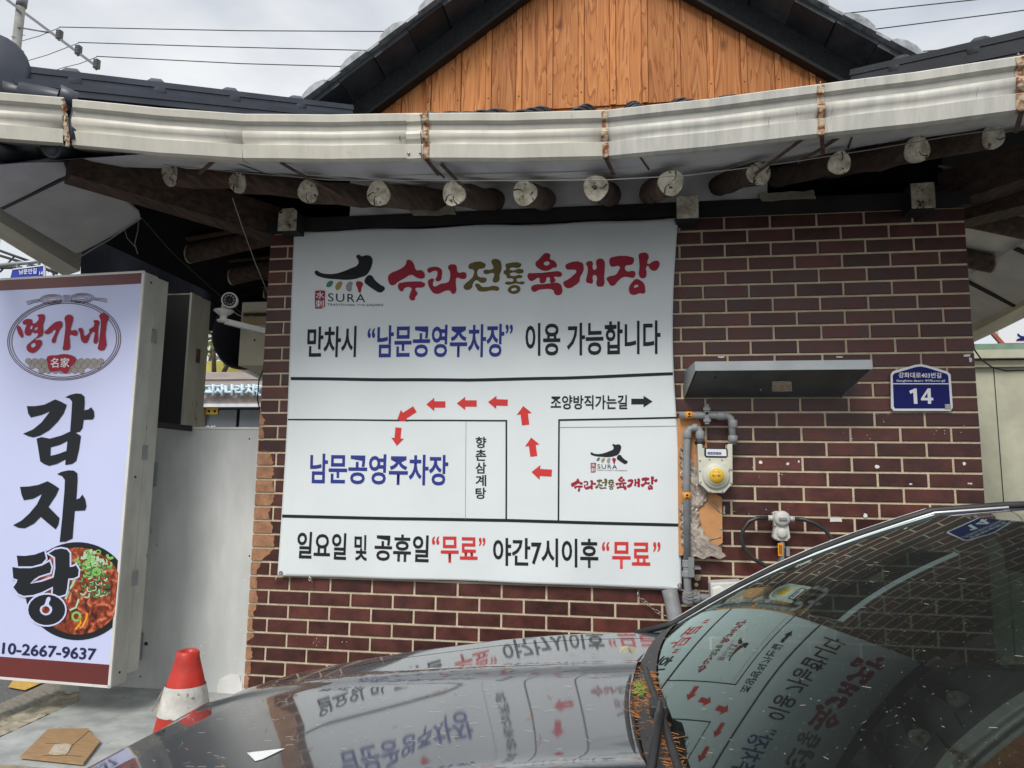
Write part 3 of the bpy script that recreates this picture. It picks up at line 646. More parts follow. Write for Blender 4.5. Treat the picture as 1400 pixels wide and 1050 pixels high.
# ---- gable clad with knotty boards
GY = .30; gL, gR, gz0, sl1, sl2 = -2.98, -.293, 3.655, .685, .690
def rake(x): return min(gz0+sl1*(x-gL), gz0+sl2*(gR-x))
AX = (gL*sl1+gR*sl2)/(sl1+sl2); AZ = rake(AX)
gab = obj('gable', MB().prism([V((gL-.1, GY+.01, gz0-.06)), V((gR+.1, GY+.01, gz0-.06)), V((AX, GY+.01, AZ+.02))], (0, .03, 0)), m_board, B)
x = gL+.02; i = 0
while x < gR-.02:
    for w, yy in ((.143, GY), (.033, GY-.010)):
        a, b = x, min(x+w-.002, gR-.005)
        if b-a > .006:
            zb = gz0-.03
            tops = [(b, rake(b)+.015), (a, rake(a)+.015)] if not (a < AX < b) else [(b, rake(b)+.015), (AX, AZ+.015), (a, rake(a)+.015)]
            poly = [V((a, yy, zb)), V((b, yy, zb))]+[V((px, yy, max(pz, zb+.01))) for px, pz in tops]
            mb = MB().prism(poly, (0, .012, 0)); o = obj('plank' if w > .1 else 'batten', mb, m_board, gab)
            if w < .1 and rake(a) > zb+.1:
                obj('screw', MB().lathe((a+w/2, yy, gz0+.055+(x+3)*.0), (0, -1, 0), [(.005, 0), (.004, .002), (0, .003)], 6), m_rustdark, gab)
        x += w+.002
# barge boards, overhanging verge and tiles on it
for sgn in (-1, 1):
    foot = V((gL-.02, 0, gz0-.055)) if sgn < 0 else V((gR+.02, 0, gz0-.055)); apex = V((AX, 0, AZ+.008+.0)); d = (apex-foot).normalized(); nrm = V((-d.z, 0, d.x)) if sgn < 0 else V((d.z, 0, -d.x))
    if nrm.z < 0: nrm = -nrm
    foot2 = foot-d*.10; L_ = (apex-foot2).length+.10
    def q(t, h, y): p_ = foot2+d*t+nrm*h; return V((p_.x, y, p_.z))
    obj('barge_board', MB().prism([q(0, .0, .24), q(L_, .0, .24), q(L_, .125, .24), q(-.02, .125, .24)], (0, .05, 0)), m_stucco_black, B)
    obj('drip_edge', MB().prism([q(.02, -.004, .225), q(L_, -.004, .225), q(L_, .014, .225), q(0, .014, .225)], (0, .065, 0)), m_black, B)
    k = -.12; ii = 0
    while k < L_:
        k2 = min(k+.24, L_+.05); zz = .008*(ii % 2)
        obj('verge_panel', MB().add([q(k, .125+zz, .27), q(k2-.004, .125+zz, .27), q(k2-.004, .122+zz, .03), q(k, .122+zz, .03), q(k, .15, .27), q(k2-.004, .15, .27), q(k2-.004, .15, .03), q(k, .15, .03)],
            [(0, 1, 2, 3), (4, 5, 6, 7), (2, 3, 7, 6), (0, 1, 5, 4), (0, 3, 7, 4), (1, 2, 6, 5)]), m_verge, B); k += .24; ii += 1
    # the roof slope behind and the tiles along its edge
    obj('roof_deck', MB().add([q(-.28, .155, .0), q(L_, .155, .0), q(L_, .155, 3.4), q(-.28, .155, 3.4), q(-.28, .170, .0), q(L_, .170, .0), q(L_, .170, 3.4), q(-.28, .170, 3.4)],
        [(0, 1, 2, 3), (4, 5, 6, 7), (0, 1, 5, 4), (3, 2, 6, 7), (0, 3, 7, 4), (1, 2, 6, 5)]), m_tile_edge, B)
    k = -.30
    while k < L_-.05:
        c = q(k, .166, -.012); mb = MB(); pf = [(-.085, -.01), (-.06, .014), (-.01, .027), (.04, .027), (.085, .010), (.105, -.012)]
        mb.prism([c+d*a+nrm*b for a, b in pf], (0, 3.4, 0)); obj('cover_tile_row', mb, m_tile_edge, B); k += .27
obj('roof_ridge', MB().box((AX-.10, 0, AZ+.12), (AX+.10, 3.4, AZ+.3)), m_tile_black, B)

# ================================================================== BANNER
BN = thing('parking_banner', tuple(at(655, 800, -.03)), 'large white vinyl banner with a parking map and Korean lettering on the brick wall', 'banner')
def cloth_y(P):
    x, z = P.x, P.z
    y = -.034-.007*math.sin(x*5.1+.6)*math.cos(z*2.3)-.004*math.sin(x*11+z*5)-.006*math.exp(-((z-1.0)/.12)**2)*math.sin(x*9)
    return y
def bmap(px, py):
    P = at(px, py, -.036); return V((P.x, cloth_y(P)-.0030, P.z))
bl = lambda t: (lerp(402, 380, t)+2*math.sin(t*PI), lerp(316, 787, t))
br = lambda t: (lerp(927, 932, t)-7.5*math.sin(min(1, t*1.6)*PI)*(1 if t < .62 else 0)-1.5*math.sin(t*PI), lerp(298, 806, t))
def cloth(u, v):
    a, b = bl(v), br(v); px, py = lerp(a[0], b[0], u), lerp(a[1], b[1], u)
    if v < .001: py += 5*math.sin(u*PI)*.4+1.0*math.sin(u*22)
    if v > .999: py += -1.5*math.sin(u*PI)
    P = at(px, py, -.036); return V((P.x, cloth_y(P), P.z))
o = obj('cloth', MB().grid(cloth, 130, 110), m_cloth, BN, recalc=False); s_ = o.modifiers.new('t', 'SOLIDIFY'); s_.thickness = .0012; s_.offset = -1
# hems
mb = MB()
for t in (0, 1): obj('hem', MB().grid(lambda u, v: (lambda P: V((P.x, P.y-.0016, P.z)))(cloth(lerp(.004, .022, u) if t == 0 else lerp(.978, .996, u), lerp(.004, .996, v))), 2, 40), m_cloth, BN)
DK, RD, BL_ = m_ink, m_red, m_blue
def qd(x0, x1, yt0, yt1, yb0, yb1, dx=0): return [(x0, yt0), (x1, yt1), (x1-dx, yb1), (x0-dx, yb0)]
TX = [('만차시', qd(421, 487, 447, 445, 489, 488, 1), DK), ('“', qd(502, 512.5, 448, 448, 462, 462, 0), BL_), ('남문공영주차장', qd(516, 690, 445, 443, 489, 488, 1), BL_), ('”', qd(691.5, 701.5, 444, 444, 457, 457, 0), BL_),
      ('이용', qd(718.5, 766, 442, 441, 487, 486), DK), ('가능합니다', qd(775, 903, 441, 437.5, 486, 484), DK),
      ('조양방직가는길', qd(753, 857.5, 540.5, 540, 560, 559.5), DK), ('남문공영주차장', qd(424.5, 613, 620, 622, 661, 664, 1), BL_),
      ('일요일', qd(407.5, 475, 726.5, 729, 763, 765.5, 2), DK), ('및', qd(485.5, 503, 731, 731.5, 766, 767, 1), DK), ('공휴일', qd(513.5, 586.5, 729.5, 732, 766, 769.5, 1), DK),
      ('“', qd(590, 600, 733, 733, 745, 745), RD), ('무료', qd(602, 652.5, 733.5, 734, 769.5, 770), RD), ('”', qd(654.5, 663.5, 735, 735, 747, 747), RD),
      ('야간7시이후', qd(674, 818, 735, 736.5, 773, 776.5), DK), ('“', qd(823, 833, 740, 740, 753, 753), RD), ('무료', qd(837, 889, 740.5, 741, 777, 778), RD), ('”', qd(893, 903, 741, 741, 755, 755), RD)]
for s, q_, mt in TX: lettering('lettering', s, q_, bmap, mt, BN, off=.017 if s in '“”' else .021)
for i, ch in enumerate('향촌삼계탕'): lettering('lettering', ch, qd(650, 664.5, 597+17.4*i, 597+17.4*i, 612.5+17.4*i, 612.5+17.4*i), bmap, DK, BN, off=.018)
for pts, w in [([(397.5, 517.5), (520, 519), (640, 519.5), (770, 517), (920, 511)], 4.2), ([(393, 573.5), (540, 574.6), (693.3, 575)], 2.0), ([(692, 575), (692, 712)], 2.2), ([(763.5, 574.5), (925, 571)], 2.4), ([(764.5, 574), (763.5, 713)], 2.2),
               ([(386, 705.5), (540, 709), (692, 711.5), (929, 718)], 4.2), ([(766, 584.5), (925, 582.5)], .8), ([(637, 575.5), (636, 710)], .6)]:
    pp = []
    for a, b in zip(pts, pts[1:]): pp += [(lerp(a[0], b[0], k/14), lerp(a[1], b[1], k/14)) for k in range(14)]
    pp.append(pts[-1]); rb = ribbon(pp, w); n_ = len(pp); mb = MB()
    vs = [bmap(*p_) for p_ in rb]; mb.add(vs, [(i, i+1, 2*n_-2-i, 2*n_-1-i) for i in range(n_-1)]); obj('map_line', mb, m_ink if w > 1 else m_grey_p, BN, recalc=False)
def arrow(cx, cy, an, l, w, mat):
    base = [(-.5, 0), (-.08, -.5), (-.08, -.24), (.5, -.24), (.5, .24), (-.08, .24), (-.08, .5)]
    c, s_ = math.cos(an), math.sin(an); P = [(cx+(a*l*c-b*w*s_), cy+(a*l*s_+b*w*c)) for a, b in base]
    print_shape('arrow', [P], (0, 0), 1, lambda x, y: bmap(x, -(-y)), mat, BN, smooth=False)
def bm2(x, y): return bmap(x, y)
for cx, cy, dg, l, w in [(596, 553, 0, 26, 18), (638, 551.5, 0, 27, 18), (680.5, 550, 2, 27, 18), (555, 567, -32, 29, 19), (543.5, 597, -85, 25, 17), (717, 568, 83, 26, 21), (728, 611, 82, 26, 20), (740.5, 646, 3, 28, 20)]:
    arrow(cx, cy, math.radians(dg), l, w, m_red)
arrow(877.5, 549, PI, 29, 16, m_ink)
# brush logo, twice
BIRD = [(58, 180), (75, 172), (100, 188), (150, 198), (220, 195), (260, 185), (340, 155), (405, 118), (400, 80), (388, 60), (410, 45), (430, 58), (475, 50), (505, 60), (520, 85), (512, 140), (490, 185), (470, 208), (430, 225), (370, 240), (300, 245), (230, 240), (160, 235), (100, 222), (65, 205)]
BLEG = [(490, 210), (510, 212), (540, 250), (580, 285), (620, 315), (605, 340), (580, 350), (530, 325), (480, 290), (455, 265), (465, 230)]
DROPS = [([(150, 285), (165, 260), (200, 257), (190, 290), (170, 303), (148, 298)], m_green_p), ([(222, 290), (250, 260), (272, 262), (270, 290), (235, 328), (222, 315)], m_gold_p), ([(318, 268), (357, 266), (350, 300), (345, 335), (312, 330)], m_grey_p), ([(388, 262), (405, 257), (442, 275), (430, 310), (415, 350), (400, 320)], m_crimson)]
SU = [[(75, 265), (100, 235), (170, 205), (240, 155), (255, 110), (275, 105), (315, 135), (345, 205), (390, 205), (425, 240), (418, 280), (350, 278), (300, 250), (230, 285), (170, 320), (130, 350), (95, 345), (78, 310)],
      [(175, 335), (210, 325), (290, 315), (425, 330), (428, 350), (400, 372), (335, 383), (358, 430), (335, 465), (330, 492), (283, 485), (290, 415), (300, 380), (225, 385), (220, 405), (185, 400)]]
RA_ = [[(450, 195), (500, 175), (560, 180), (588, 205), (590, 255), (575, 305), (530, 305), (545, 255), (540, 215), (505, 215), (470, 232), (452, 220)],
       [(455, 320), (462, 300), (510, 288), (515, 300), (505, 320), (510, 360), (580, 335), (650, 320), (665, 290), (665, 215), (650, 190), (655, 165), (690, 152), (730, 165), (745, 230), (810, 228), (828, 255), (815, 290), (770, 290), (735, 280), (725, 340), (720, 425), (685, 430), (670, 405), (620, 405), (560, 432), (510, 425), (480, 390), (460, 350)]]
JE = [[(848, 165), (870, 145), (1005, 148), (1010, 175), (985, 195), (940, 205), (940, 270), (1010, 285), (1022, 300), (1000, 330), (965, 330), (920, 305), (885, 350), (880, 375), (830, 398), (798, 375), (805, 350), (850, 310), (890, 270), (893, 205), (870, 200), (850, 192)],
      [(1070, 115), (1140, 112), (1160, 150), (1160, 210), (1145, 250), (1140, 310), (1115, 328), (1080, 320), (1090, 270), (1090, 240), (1010, 250), (992, 235), (995, 212), (1060, 207), (1085, 190), (1070, 145)],
      [(910, 345), (940, 340), (985, 372), (1130, 368), (1138, 400), (1070, 402), (990, 415), (940, 405), (925, 380)]]
TO = [[(1200, 155), (1230, 142), (1345, 142), (1350, 160), (1320, 185), (1250, 185), (1240, 205), (1365, 198), (1362, 235), (1245, 237), (1250, 262), (1358, 258), (1350, 282), (1310, 287), (1310, 315), (1378, 318), (1375, 337), (1300, 335), (1210, 347), (1195, 335), (1215, 318), (1270, 315), (1270, 290), (1215, 285), (1205, 255), (1185, 245), (1185, 215), (1205, 205)],
      [(1225, 385), (1250, 360), (1300, 350), (1340, 375), (1330, 415), (1290, 435), (1245, 428), (1222, 405)], [(1255, 395), (1275, 378), (1300, 380), (1308, 395), (1285, 405), (1262, 408)]]
YU = [[(155, 165), (185, 135), (215, 100), (255, 73), (295, 88), (293, 130), (330, 145), (360, 190), (355, 208), (320, 215), (290, 235), (235, 243), (190, 225), (157, 195)], [(232, 180), (265, 152), (285, 165), (288, 180)],
      [(83, 275), (130, 268), (230, 262), (300, 253), (400, 258), (405, 290), (375, 303), (330, 303), (345, 330), (335, 352), (295, 355), (290, 310), (262, 308), (255, 335), (235, 362), (195, 355), (190, 312), (120, 345), (95, 335)],
      [(115, 400), (150, 378), (230, 372), (310, 362), (380, 362), (405, 395), (405, 460), (370, 478), (335, 462), (325, 430), (230, 420), (180, 430), (150, 447), (120, 435)]]
GAE = [[(440, 195), (470, 170), (600, 168), (615, 200), (610, 250), (580, 310), (575, 345), (530, 385), (475, 410), (435, 395), (422, 350), (460, 330), (510, 290), (545, 245), (500, 232), (455, 230)],
       [(638, 175), (660, 155), (700, 158), (705, 230), (735, 230), (735, 150), (770, 128), (810, 145), (818, 215), (812, 300), (805, 390), (775, 398), (740, 385), (740, 295), (705, 290), (700, 365), (670, 365), (640, 350), (645, 300), (655, 240), (650, 200)]]
JANG = [[(862, 140), (880, 117), (1090, 117), (1098, 135), (1085, 180), (1060, 190), (1015, 200), (1025, 248), (1100, 248), (1112, 275), (1095, 310), (1050, 308), (1000, 305), (940, 350), (910, 385), (875, 388), (850, 350), (835, 320), (860, 300), (920, 285), (950, 245), (960, 205), (880, 205), (865, 180)],
        [(1145, 85), (1180, 72), (1215, 72), (1240, 110), (1225, 160), (1232, 180), (1280, 155), (1335, 155), (1330, 220), (1290, 247), (1250, 225), (1225, 195), (1215, 300), (1180, 318), (1150, 300), (1150, 200), (1145, 130)],
        [(1050, 405), (1080, 355), (1115, 325), (1155, 335), (1195, 370), (1205, 420), (1200, 460), (1150, 462), (1100, 478), (1060, 465), (1050, 440)], [(1098, 408), (1125, 378), (1140, 392), (1115, 405)]]
def split_holes(polys, org, mt):
    def area(p): return abs(sum(a[0]*b[1]-b[0]*a[1] for a, b in zip(p, p[1:]+p[:1])))/2
    out = []
    for p in polys:
        if area(p) < 1700: out[-1][0].append(p)
        else: out.append(([p], org, mt))
    return out
def title(scale, shift):
    for polys, org, mt in [q_ for q0 in [(SU, (520, 340), m_crimson), (RA_, (520, 340), m_crimson), (JE, (520, 340), m_olive), (TO, (520, 340), m_olive), (YU, (710, 335), m_crimson), (GAE, (710, 335), m_crimson), (JANG, (710, 335), m_crimson)] for q_ in split_holes(*q0)]:
        print_shape('lettering', polys, org, 7.0, bmap, mt, BN, scale=scale, shift=shift)
def logo(scale, shift):
    def mp2(x, y): return bmap(x, y)
    print_shape('logo', [BIRD, BLEG], (420, 340), 5.833, mp2, m_ink, BN, scale=scale, shift=shift)
    for pl_, mt in DROPS: print_shape('logo', [pl_], (420, 340), 5.833, mp2, mt, BN, scale=scale, shift=shift)
    seal = [(62, 335), (100, 330), (140, 333), (138, 400), (140, 462), (120, 476), (64, 479), (60, 400)]
    print_shape('logo', [seal], (420, 340), 5.833, mp2, m_crimson, BN, smooth=False, scale=scale, shift=shift)
    T = lambda x, y: (shift[0]+scale*(420+x/5.833), shift[1]+scale*(340+y/5.833))
    up = lambda px, py: bmap(px, py)+V((0, -.0009, 0))
    lettering('lettering', '水', [T(68, 340), T(134, 340), T(134, 398), T(68, 398)], up, m_cloth, BN, off=.01)
    lettering('lettering', '剌', [T(68, 408), T(132, 408), T(132, 470), T(68, 470)], up, m_cloth, BN, off=.01)
    lettering('lettering', 'SURA', [T(162, 352), T(460, 360), T(460, 426), T(162, 418)], bmap, m_ink, BN, off=.0, spacing=1.15)
    lettering('lettering', 'TRADITIONAL YUKGAEJANG', [T(158, 434), T(607, 440), T(607, 464), T(158, 456)], bmap, m_ink, BN, off=.004, res=1, spacing=1.1)
title(1, (0, 0)); logo(1, (0, 0))
k_ = 118/371.0; title(k_, (781-531*k_, 651-344.5*k_))
k_ = 50/95.0; logo(k_, (807.5-430*k_, 606.8-347.5*k_))
# eyelets, cable ties, tacks
for (px, py) in [(405, 320), (924, 302), (929, 800), (384, 783), (424, 792)]:
    P = at(px, py, -.045); obj('eyelet', MB().lathe(P, (0, -1, 0), [(.010, 0), (.010, .003), (.005, .003), (.005, 0)], 12), m_screw, BN)
for px, py, dx, dy in [(403, 316, -4, -8), (927, 298, 8, -6), (380, 787, -3, 7), (423, 788, 5, 8)]:
    a_, b_ = at(px, py, -.04), at(px+dx, py+dy, -.012); obj('tie', MB().tube([a_, lerp(a_, b_, .5)+V((0, -.012, 0)), b_], .003, 6), m_cream_box if px > 300 else m_wire_w, BN)

# ================================================================== LIGHT BOX SIGNS AND THE PANEL
SD = V((.998, -.06, 0)).normalized(); SN = V((-.06, -.998, 0)).normalized()   # face direction and its outward normal
SP = V((-3.82, -.45, 0)); SW = 1.12; zt, zb = 2.503, .545
sg = thing('lightbox_sign', (SP.x-SW/2, SP.y, zb), 'tall lavender light box sign reading myeonggane gamjatang with a stew bowl and phone number', 'sign', None)
sg['label'] = 'tall lavender light box sign with big black Korean letters and a bowl of stew'
def face(u, z, off=0): return SP-SD*u+V((0, 0, z))+SN*off      # u measured to the left from the right edge
D1, D2 = .10, .085
def boxp(u0, u1, z0, z1, d0, d1):
    return MB().add([face(u0, z0, -d0), face(u1, z0, -d0), face(u1, z1, -d0), face(u0, z1, -d0), face(u0, z0, -d1), face(u1, z0, -d1), face(u1, z1, -d1), face(u0, z1, -d1)],
        [(0, 1, 2, 3), (4, 7, 6, 5), (0, 4, 5, 1), (1, 5, 6, 2), (2, 6, 7, 3), (3, 7, 4, 0)])
bevel(obj('front_case', boxp(0, SW, zb, zt, 0, D1), m_signframe, sg), .003)
bevel(obj('rear_case', boxp(.004, SW-.004, zb+.035, zt-.004, D1+.004, D1+D2), m_signframe, sg), .003)
obj('face_film', boxp(.012, SW-.012, zb+.010, zt-.008, -.002, .003), m_signface, sg)
obj('maroon_band', boxp(.012, SW-.012, zt-.062, zt-.008, -.0035, -.0018), m_signmaroon, sg)
obj('maroon_band', boxp(.012, SW-.012, zb+.010, zb+.100, -.0035, -.0018), m_signmaroon, sg)
obj('edge_trim', boxp(-.002, .012, zb, zt, -.004, .004), m_white, sg); obj('edge_trim', boxp(.0, SW, zt-.008, zt+.003, -.004, .004), m_white, sg); obj('edge_trim', boxp(.0, SW, zb-.002, zb+.010, -.004, .004), m_white, sg)
for z_ in (2.20, 1.62, 1.02): obj('hinge', MB().add([face(-.004, z_-.035, -D1+.016), face(-.004, z_+.035, -D1+.016), face(-.004, z_+.035, -D1-.020), face(-.004, z_-.035, -D1-.020), face(-.0005, z_-.035, -D1+.016), face(-.0005, z_+.035, -D1+.016), face(-.0005, z_+.035, -D1-.020), face(-.0005, z_-.035, -D1-.020)], [(0, 1, 2, 3), (4, 7, 6, 5), (0, 4, 5, 1), (1, 5, 6, 2), (2, 6, 7, 3), (3, 7, 4, 0)]), m_pipe, sg)
mb = MB()
for z_ in (2.46, 1.5, .60): mb.lathe(face(0, z_, -.05), SD, [(.006, 0), (.005, .003), (0, .0035)], 8)
obj('rivet', mb, m_black, sg)
def smap_o(off):
    P0 = SP+SN*off
    return lambda px, py: hit(px, py, P0, SN)
s1, s2, s3, s4 = smap_o(.0035), smap_o(.0046), smap_o(.0056), smap_o(.0066)
GAM = [[(175, 168), (230, 168), (290, 158), (360, 124), (400, 140), (435, 160), (415, 215), (375, 270), (320, 325), (260, 360), (215, 372), (180, 362), (150, 348), (215, 320), (270, 275), (328, 200), (270, 225), (200, 242), (183, 215)],
       [(425, 110), (455, 95), (495, 85), (530, 88), (550, 105), (552, 150), (548, 195), (575, 190), (595, 175), (612, 200), (615, 235), (605, 255), (545, 257), (538, 310), (520, 335), (485, 342), (457, 330), (463, 260), (468, 180), (470, 140), (455, 118)],
       [(238, 380), (270, 370), (325, 380), (400, 360), (460, 332), (500, 345), (527, 362), (515, 450), (497, 525), (470, 545), (425, 552), (428, 515), (370, 545), (320, 558), (285, 545), (262, 528), (250, 450)], [(330, 437), (390, 420), (440, 395), (433, 460), (380, 480), (328, 493)]]
JA = [[(130, 695), (190, 692), (250, 682), (310, 658), (350, 680), (385, 705), (365, 750), (315, 825), (350, 860), (387, 898), (380, 940), (362, 972), (310, 930), (265, 890), (220, 935), (160, 965), (120, 962), (85, 945), (140, 915), (190, 870), (240, 810), (275, 740), (215, 772), (155, 782), (140, 745)],
      [(372, 612), (400, 597), (445, 587), (480, 588), (503, 605), (505, 650), (497, 778), (520, 768), (537, 745), (555, 775), (563, 820), (555, 848), (487, 852), (480, 930), (472, 1032), (428, 1052), (389, 1055), (405, 900), (420, 720), (423, 650), (405, 625)]]
TANG = [[(120, 208), (180, 210), (250, 200), (318, 175), (330, 230), (300, 265), (230, 285), (130, 285)],
        [(88, 290), (140, 298), (220, 298), (300, 280), (355, 250), (370, 290), (360, 330), (280, 355), (245, 378), (215, 410), (300, 395), (385, 365), (397, 300), (395, 220), (350, 192), (395, 165), (440, 157), (480, 165), (500, 190), (500, 290), (530, 285), (545, 275), (565, 310), (560, 355), (530, 370), (490, 372), (480, 450), (470, 485), (430, 498), (378, 490), (380, 430), (300, 470), (240, 490), (170, 497), (130, 480), (95, 435), (120, 400), (125, 380), (95, 370)],
        ell(335, 597, 133, 110, 22)]
THOLE = [(318, 560), (345, 505), (362, 512), (350, 556), (372, 580), (370, 612), (345, 634), (310, 632), (288, 608), (292, 576)]
for G_ in (GAM, JA): print_shape('lettering', G_, (0, 520), 4.773, s2, m_ink, sg, smooth=False)
# the stew bowl, cut off by the edge of the film
def clipx(pts):
    return [(min(x, interp(y, [0, 200, 740, 1000], [868, 862, 812, 795])), y) for x, y in pts]
print_shape('bowl_print', [clipx(ell(555, 463, 374, 352, 60))], (0, 720), 5.25, s1, m_ink, sg, smooth=False)
print_shape('stew_print', [clipx(ell(560, 462, 318, 312, 60))], (0, 720), 5.25, s2, m_stew, sg, smooth=False)
gmat = [M('scallion_pale', (.42, .62, .40), rough=.4), M('scallion_light', (.22, .50, .12), rough=.4), M('scallion_dark', (.04, .15, .05), rough=.4), M('scallion_mid', (.10, .32, .09), rough=.4)]
rnd = random.Random(5)
for k in range(110):
    t = rnd.random(); cx = rnd.gauss(655, 62)+20*t; cy = lerp(180, 480, t)+rnd.gauss(0, 14)
    if cx > 800: continue
    mt = rnd.choice(gmat[:2] if t < .3 else (gmat[1:4] if t < .55 else [gmat[2], gmat[2], gmat[3], gmat[0]]))
    lvl = smap_o(.0048+.0002*(k % 12))
    if rnd.random() < .35 and t < .5: r1 = rnd.uniform(20, 36); sh = [ell(cx, cy, r1, r1*.85, 14), ell(cx, cy, r1*.6, r1*.5, 12)]
    else:
        an = rnd.uniform(-1.2, 1.2); l = rnd.uniform(22, 55); w_ = rnd.uniform(5, 12) if t > .25 else rnd.uniform(10, 22)
        sh = [ribbon([(cx+l*(s_-.5)*math.cos(an)-math.sin(an)*18*math.sin(s_*PI), cy+l*(s_-.5)*math.sin(an)+math.cos(an)*18*math.sin(s_*PI)) for s_ in (0, .25, .5, .75, 1)], w_)]
    print_shape('scallion_print', sh, (0, 720), 5.25, lvl, mt, sg, smooth=False)
print_shape('scallion_print', [ell(548, 645, 36, 38, 14), ell(548, 645, 20, 22, 12)], (0, 720), 5.25, s3, gmat[1], sg, smooth=False)
for pts in [[(470, 520), (500, 450), (540, 380)], [(500, 600), (545, 580), (565, 520)], [(540, 740), (580, 690), (570, 660)], [(590, 720), (620, 660), (625, 620)]]: print_shape('scallion_print', [ribbon(pts, 14)], (0, 720), 5.25, s3, gmat[0] if pts[0][1] < 650 else m_orange, sg, smooth=False)
s5, s6 = smap_o(.0076), smap_o(.0084)
def grow(p, d):
    A_ = sum(a[0]*b[1]-b[0]*a[1] for a, b in zip(p, p[1:]+p[:1])); sgn = 1 if A_ > 0 else -1; out = []
    for i in range(len(p)):
        a, b, c = p[i-1], p[i], p[(i+1) % len(p)]; e1 = (b[0]-a[0], b[1]-a[1]); e2 = (c[0]-b[0], c[1]-b[1]); l1 = math.hypot(*e1) or 1; l2 = math.hypot(*e2) or 1
        n1 = (e1[1]/l1*sgn, -e1[0]/l1*sgn); n2 = (e2[1]/l2*sgn, -e2[0]/l2*sgn); m_ = (n1[0]+n2[0], n1[1]+n2[1]); k = max(.6, (m_[0]**2+m_[1]**2)/2)
        out.append((b[0]+m_[0]/k*d, b[1]+m_[1]/k*d))
    return out
for i in (0, 1):
    print_shape('lettering_outline', [grow(TANG[i], 12)], (0, 720), 5.25, smap_o(.0076+.0001*i), m_signface, sg, smooth=False)
    print_shape('lettering', [TANG[i]], (0, 720), 5.25, smap_o(.0080+.0001*i), m_ink, sg, smooth=False)
print_shape('lettering_outline', [grow(TANG[2], 12)], (0, 720), 5.25, smap_o(.0084), m_signface, sg, smooth=False)
print_shape('lettering', [TANG[2]], (0, 720), 5.25, smap_o(.0088), m_ink, sg, smooth=False)
s7, s8 = smap_o(.0092), smap_o(.0096)
print_shape('lettering_outline', [THOLE], (0, 720), 5.25, s7, m_signface, sg); print_shape('stew_print', [ell(328, 597, 28, 26, 14)], (0, 720), 5.25, s8, m_stew, sg)
lettering('lettering', '010-2667-9637', [(-12, 877), (132, 886.5), (130.5, 903), (-13.5, 893)], s2, M('navy_ink', (.01, .012, .07), rough=.5), sg, off=.02)
# emblem
MYEONG = [[(180, 405), (195, 390), (225, 425), (243, 470), (235, 518), (215, 505), (185, 450)],
          [(240, 350), (260, 330), (300, 318), (340, 330), (345, 365), (400, 340), (410, 300), (395, 285), (430, 268), (470, 275), (475, 310), (455, 380), (450, 490), (410, 515), (375, 540), (430, 540), (445, 570), (430, 610), (380, 665), (340, 680), (295, 660), (282, 610), (310, 575), (365, 530), (400, 495), (400, 470), (360, 470), (340, 455), (325, 485), (285, 495), (262, 470), (268, 415), (280, 380), (250, 378)],
          [(322, 600), (350, 572), (375, 580), (378, 600), (355, 622), (335, 618)], [(318, 400), (340, 385), (345, 400), (328, 432)], [(362, 430), (398, 405), (400, 420), (372, 440)]]
GA_ = [[(470, 460), (500, 430), (570, 365), (610, 345), (655, 347), (660, 390), (630, 440), (600, 510), (575, 575), (550, 565), (570, 500), (590, 440), (580, 430), (540, 465), (500, 480), (478, 475)],
       [(685, 310), (700, 285), (735, 272), (770, 290), (775, 330), (760, 380), (755, 440), (800, 435), (825, 465), (810, 495), (765, 490), (750, 480), (740, 560), (735, 640), (700, 650), (668, 645), (672, 600), (685, 500), (695, 390), (690, 345)]]
NE = [[(832, 430), (850, 412), (880, 430), (900, 500), (920, 490), (950, 455), (945, 435), (970, 415), (995, 395), (1000, 355), (990, 345), (1020, 330), (1055, 345), (1045, 400), (1040, 480), (1030, 575), (1000, 578), (998, 520), (1000, 455), (970, 470), (940, 540), (920, 572), (885, 572), (860, 535), (850, 470)],
      [(1055, 285), (1080, 258), (1130, 265), (1152, 300), (1135, 360), (1120, 480), (1113, 640), (1045, 645), (1050, 580), (1065, 450), (1070, 330)]]
EO, EZ = (0, 395), 7.78
m_circ = [M('ring_pattern_dark', (.20, .17, .16), rough=.6), M('ring_pattern_light', (.36, .33, .30), rough=.6)]
for k, rr in enumerate((606, 586, 562)):
    a_ = ell(682, 545, rr, rr*.705, 90, -.06); b_ = ell(682, 545, rr-8, rr*.705-8, 90, -.06); print_shape('emblem_ring', [a_, b_], EO, EZ, s1, M('emblem_brown', (.08, .03, .03), rough=.6) if k == 0 else bpy.data.materials['emblem_brown'], sg, smooth=False)
mbr = bpy.data.materials['emblem_brown']
for row in range(3):
    for c in range(13):
        cx = 232+c*70+(35 if row % 2 else 0)-0; cy = 768+row*50
        dx, dy = (cx-682)/548, (cy-545)/370
        if dx*dx+dy*dy > .97: continue
        lv = smap_o(.0037+.0003*row)
        print_shape('emblem_pattern', [ell(cx, cy, 35, 32, 16)], EO, EZ, lv, m_circ[1], sg, smooth=False)
        print_shape('emblem_pattern', [ell(cx, cy, 35, 32, 16), ell(cx, cy, 29, 27, 16), ell(cx, cy, 18, 17, 12), ell(cx, cy, 13, 12, 12)], EO, EZ, smap_o(.0039+.0003*row), m_circ[0], sg, smooth=False)
print_shape('emblem_badge', [[(500, 725), (525, 710), (600, 705), (680, 692), (770, 710), (805, 735), (790, 790), (750, 830), (725, 880), (695, 902), (640, 870), (560, 880), (530, 875), (510, 800)]], EO, EZ, smap_o(.0052), m_crimson, sg)
T = lambda x, y: (x/EZ, 395+y/EZ)
lettering('lettering', '名家', [T(538, 732), T(742, 732), T(738, 835), T(536, 838)], s4, m_plate_white, sg, off=.012)
for G_ in (MYEONG, GA_, NE): print_shape('lettering', G_, EO, EZ, s3, m_crimson, sg)
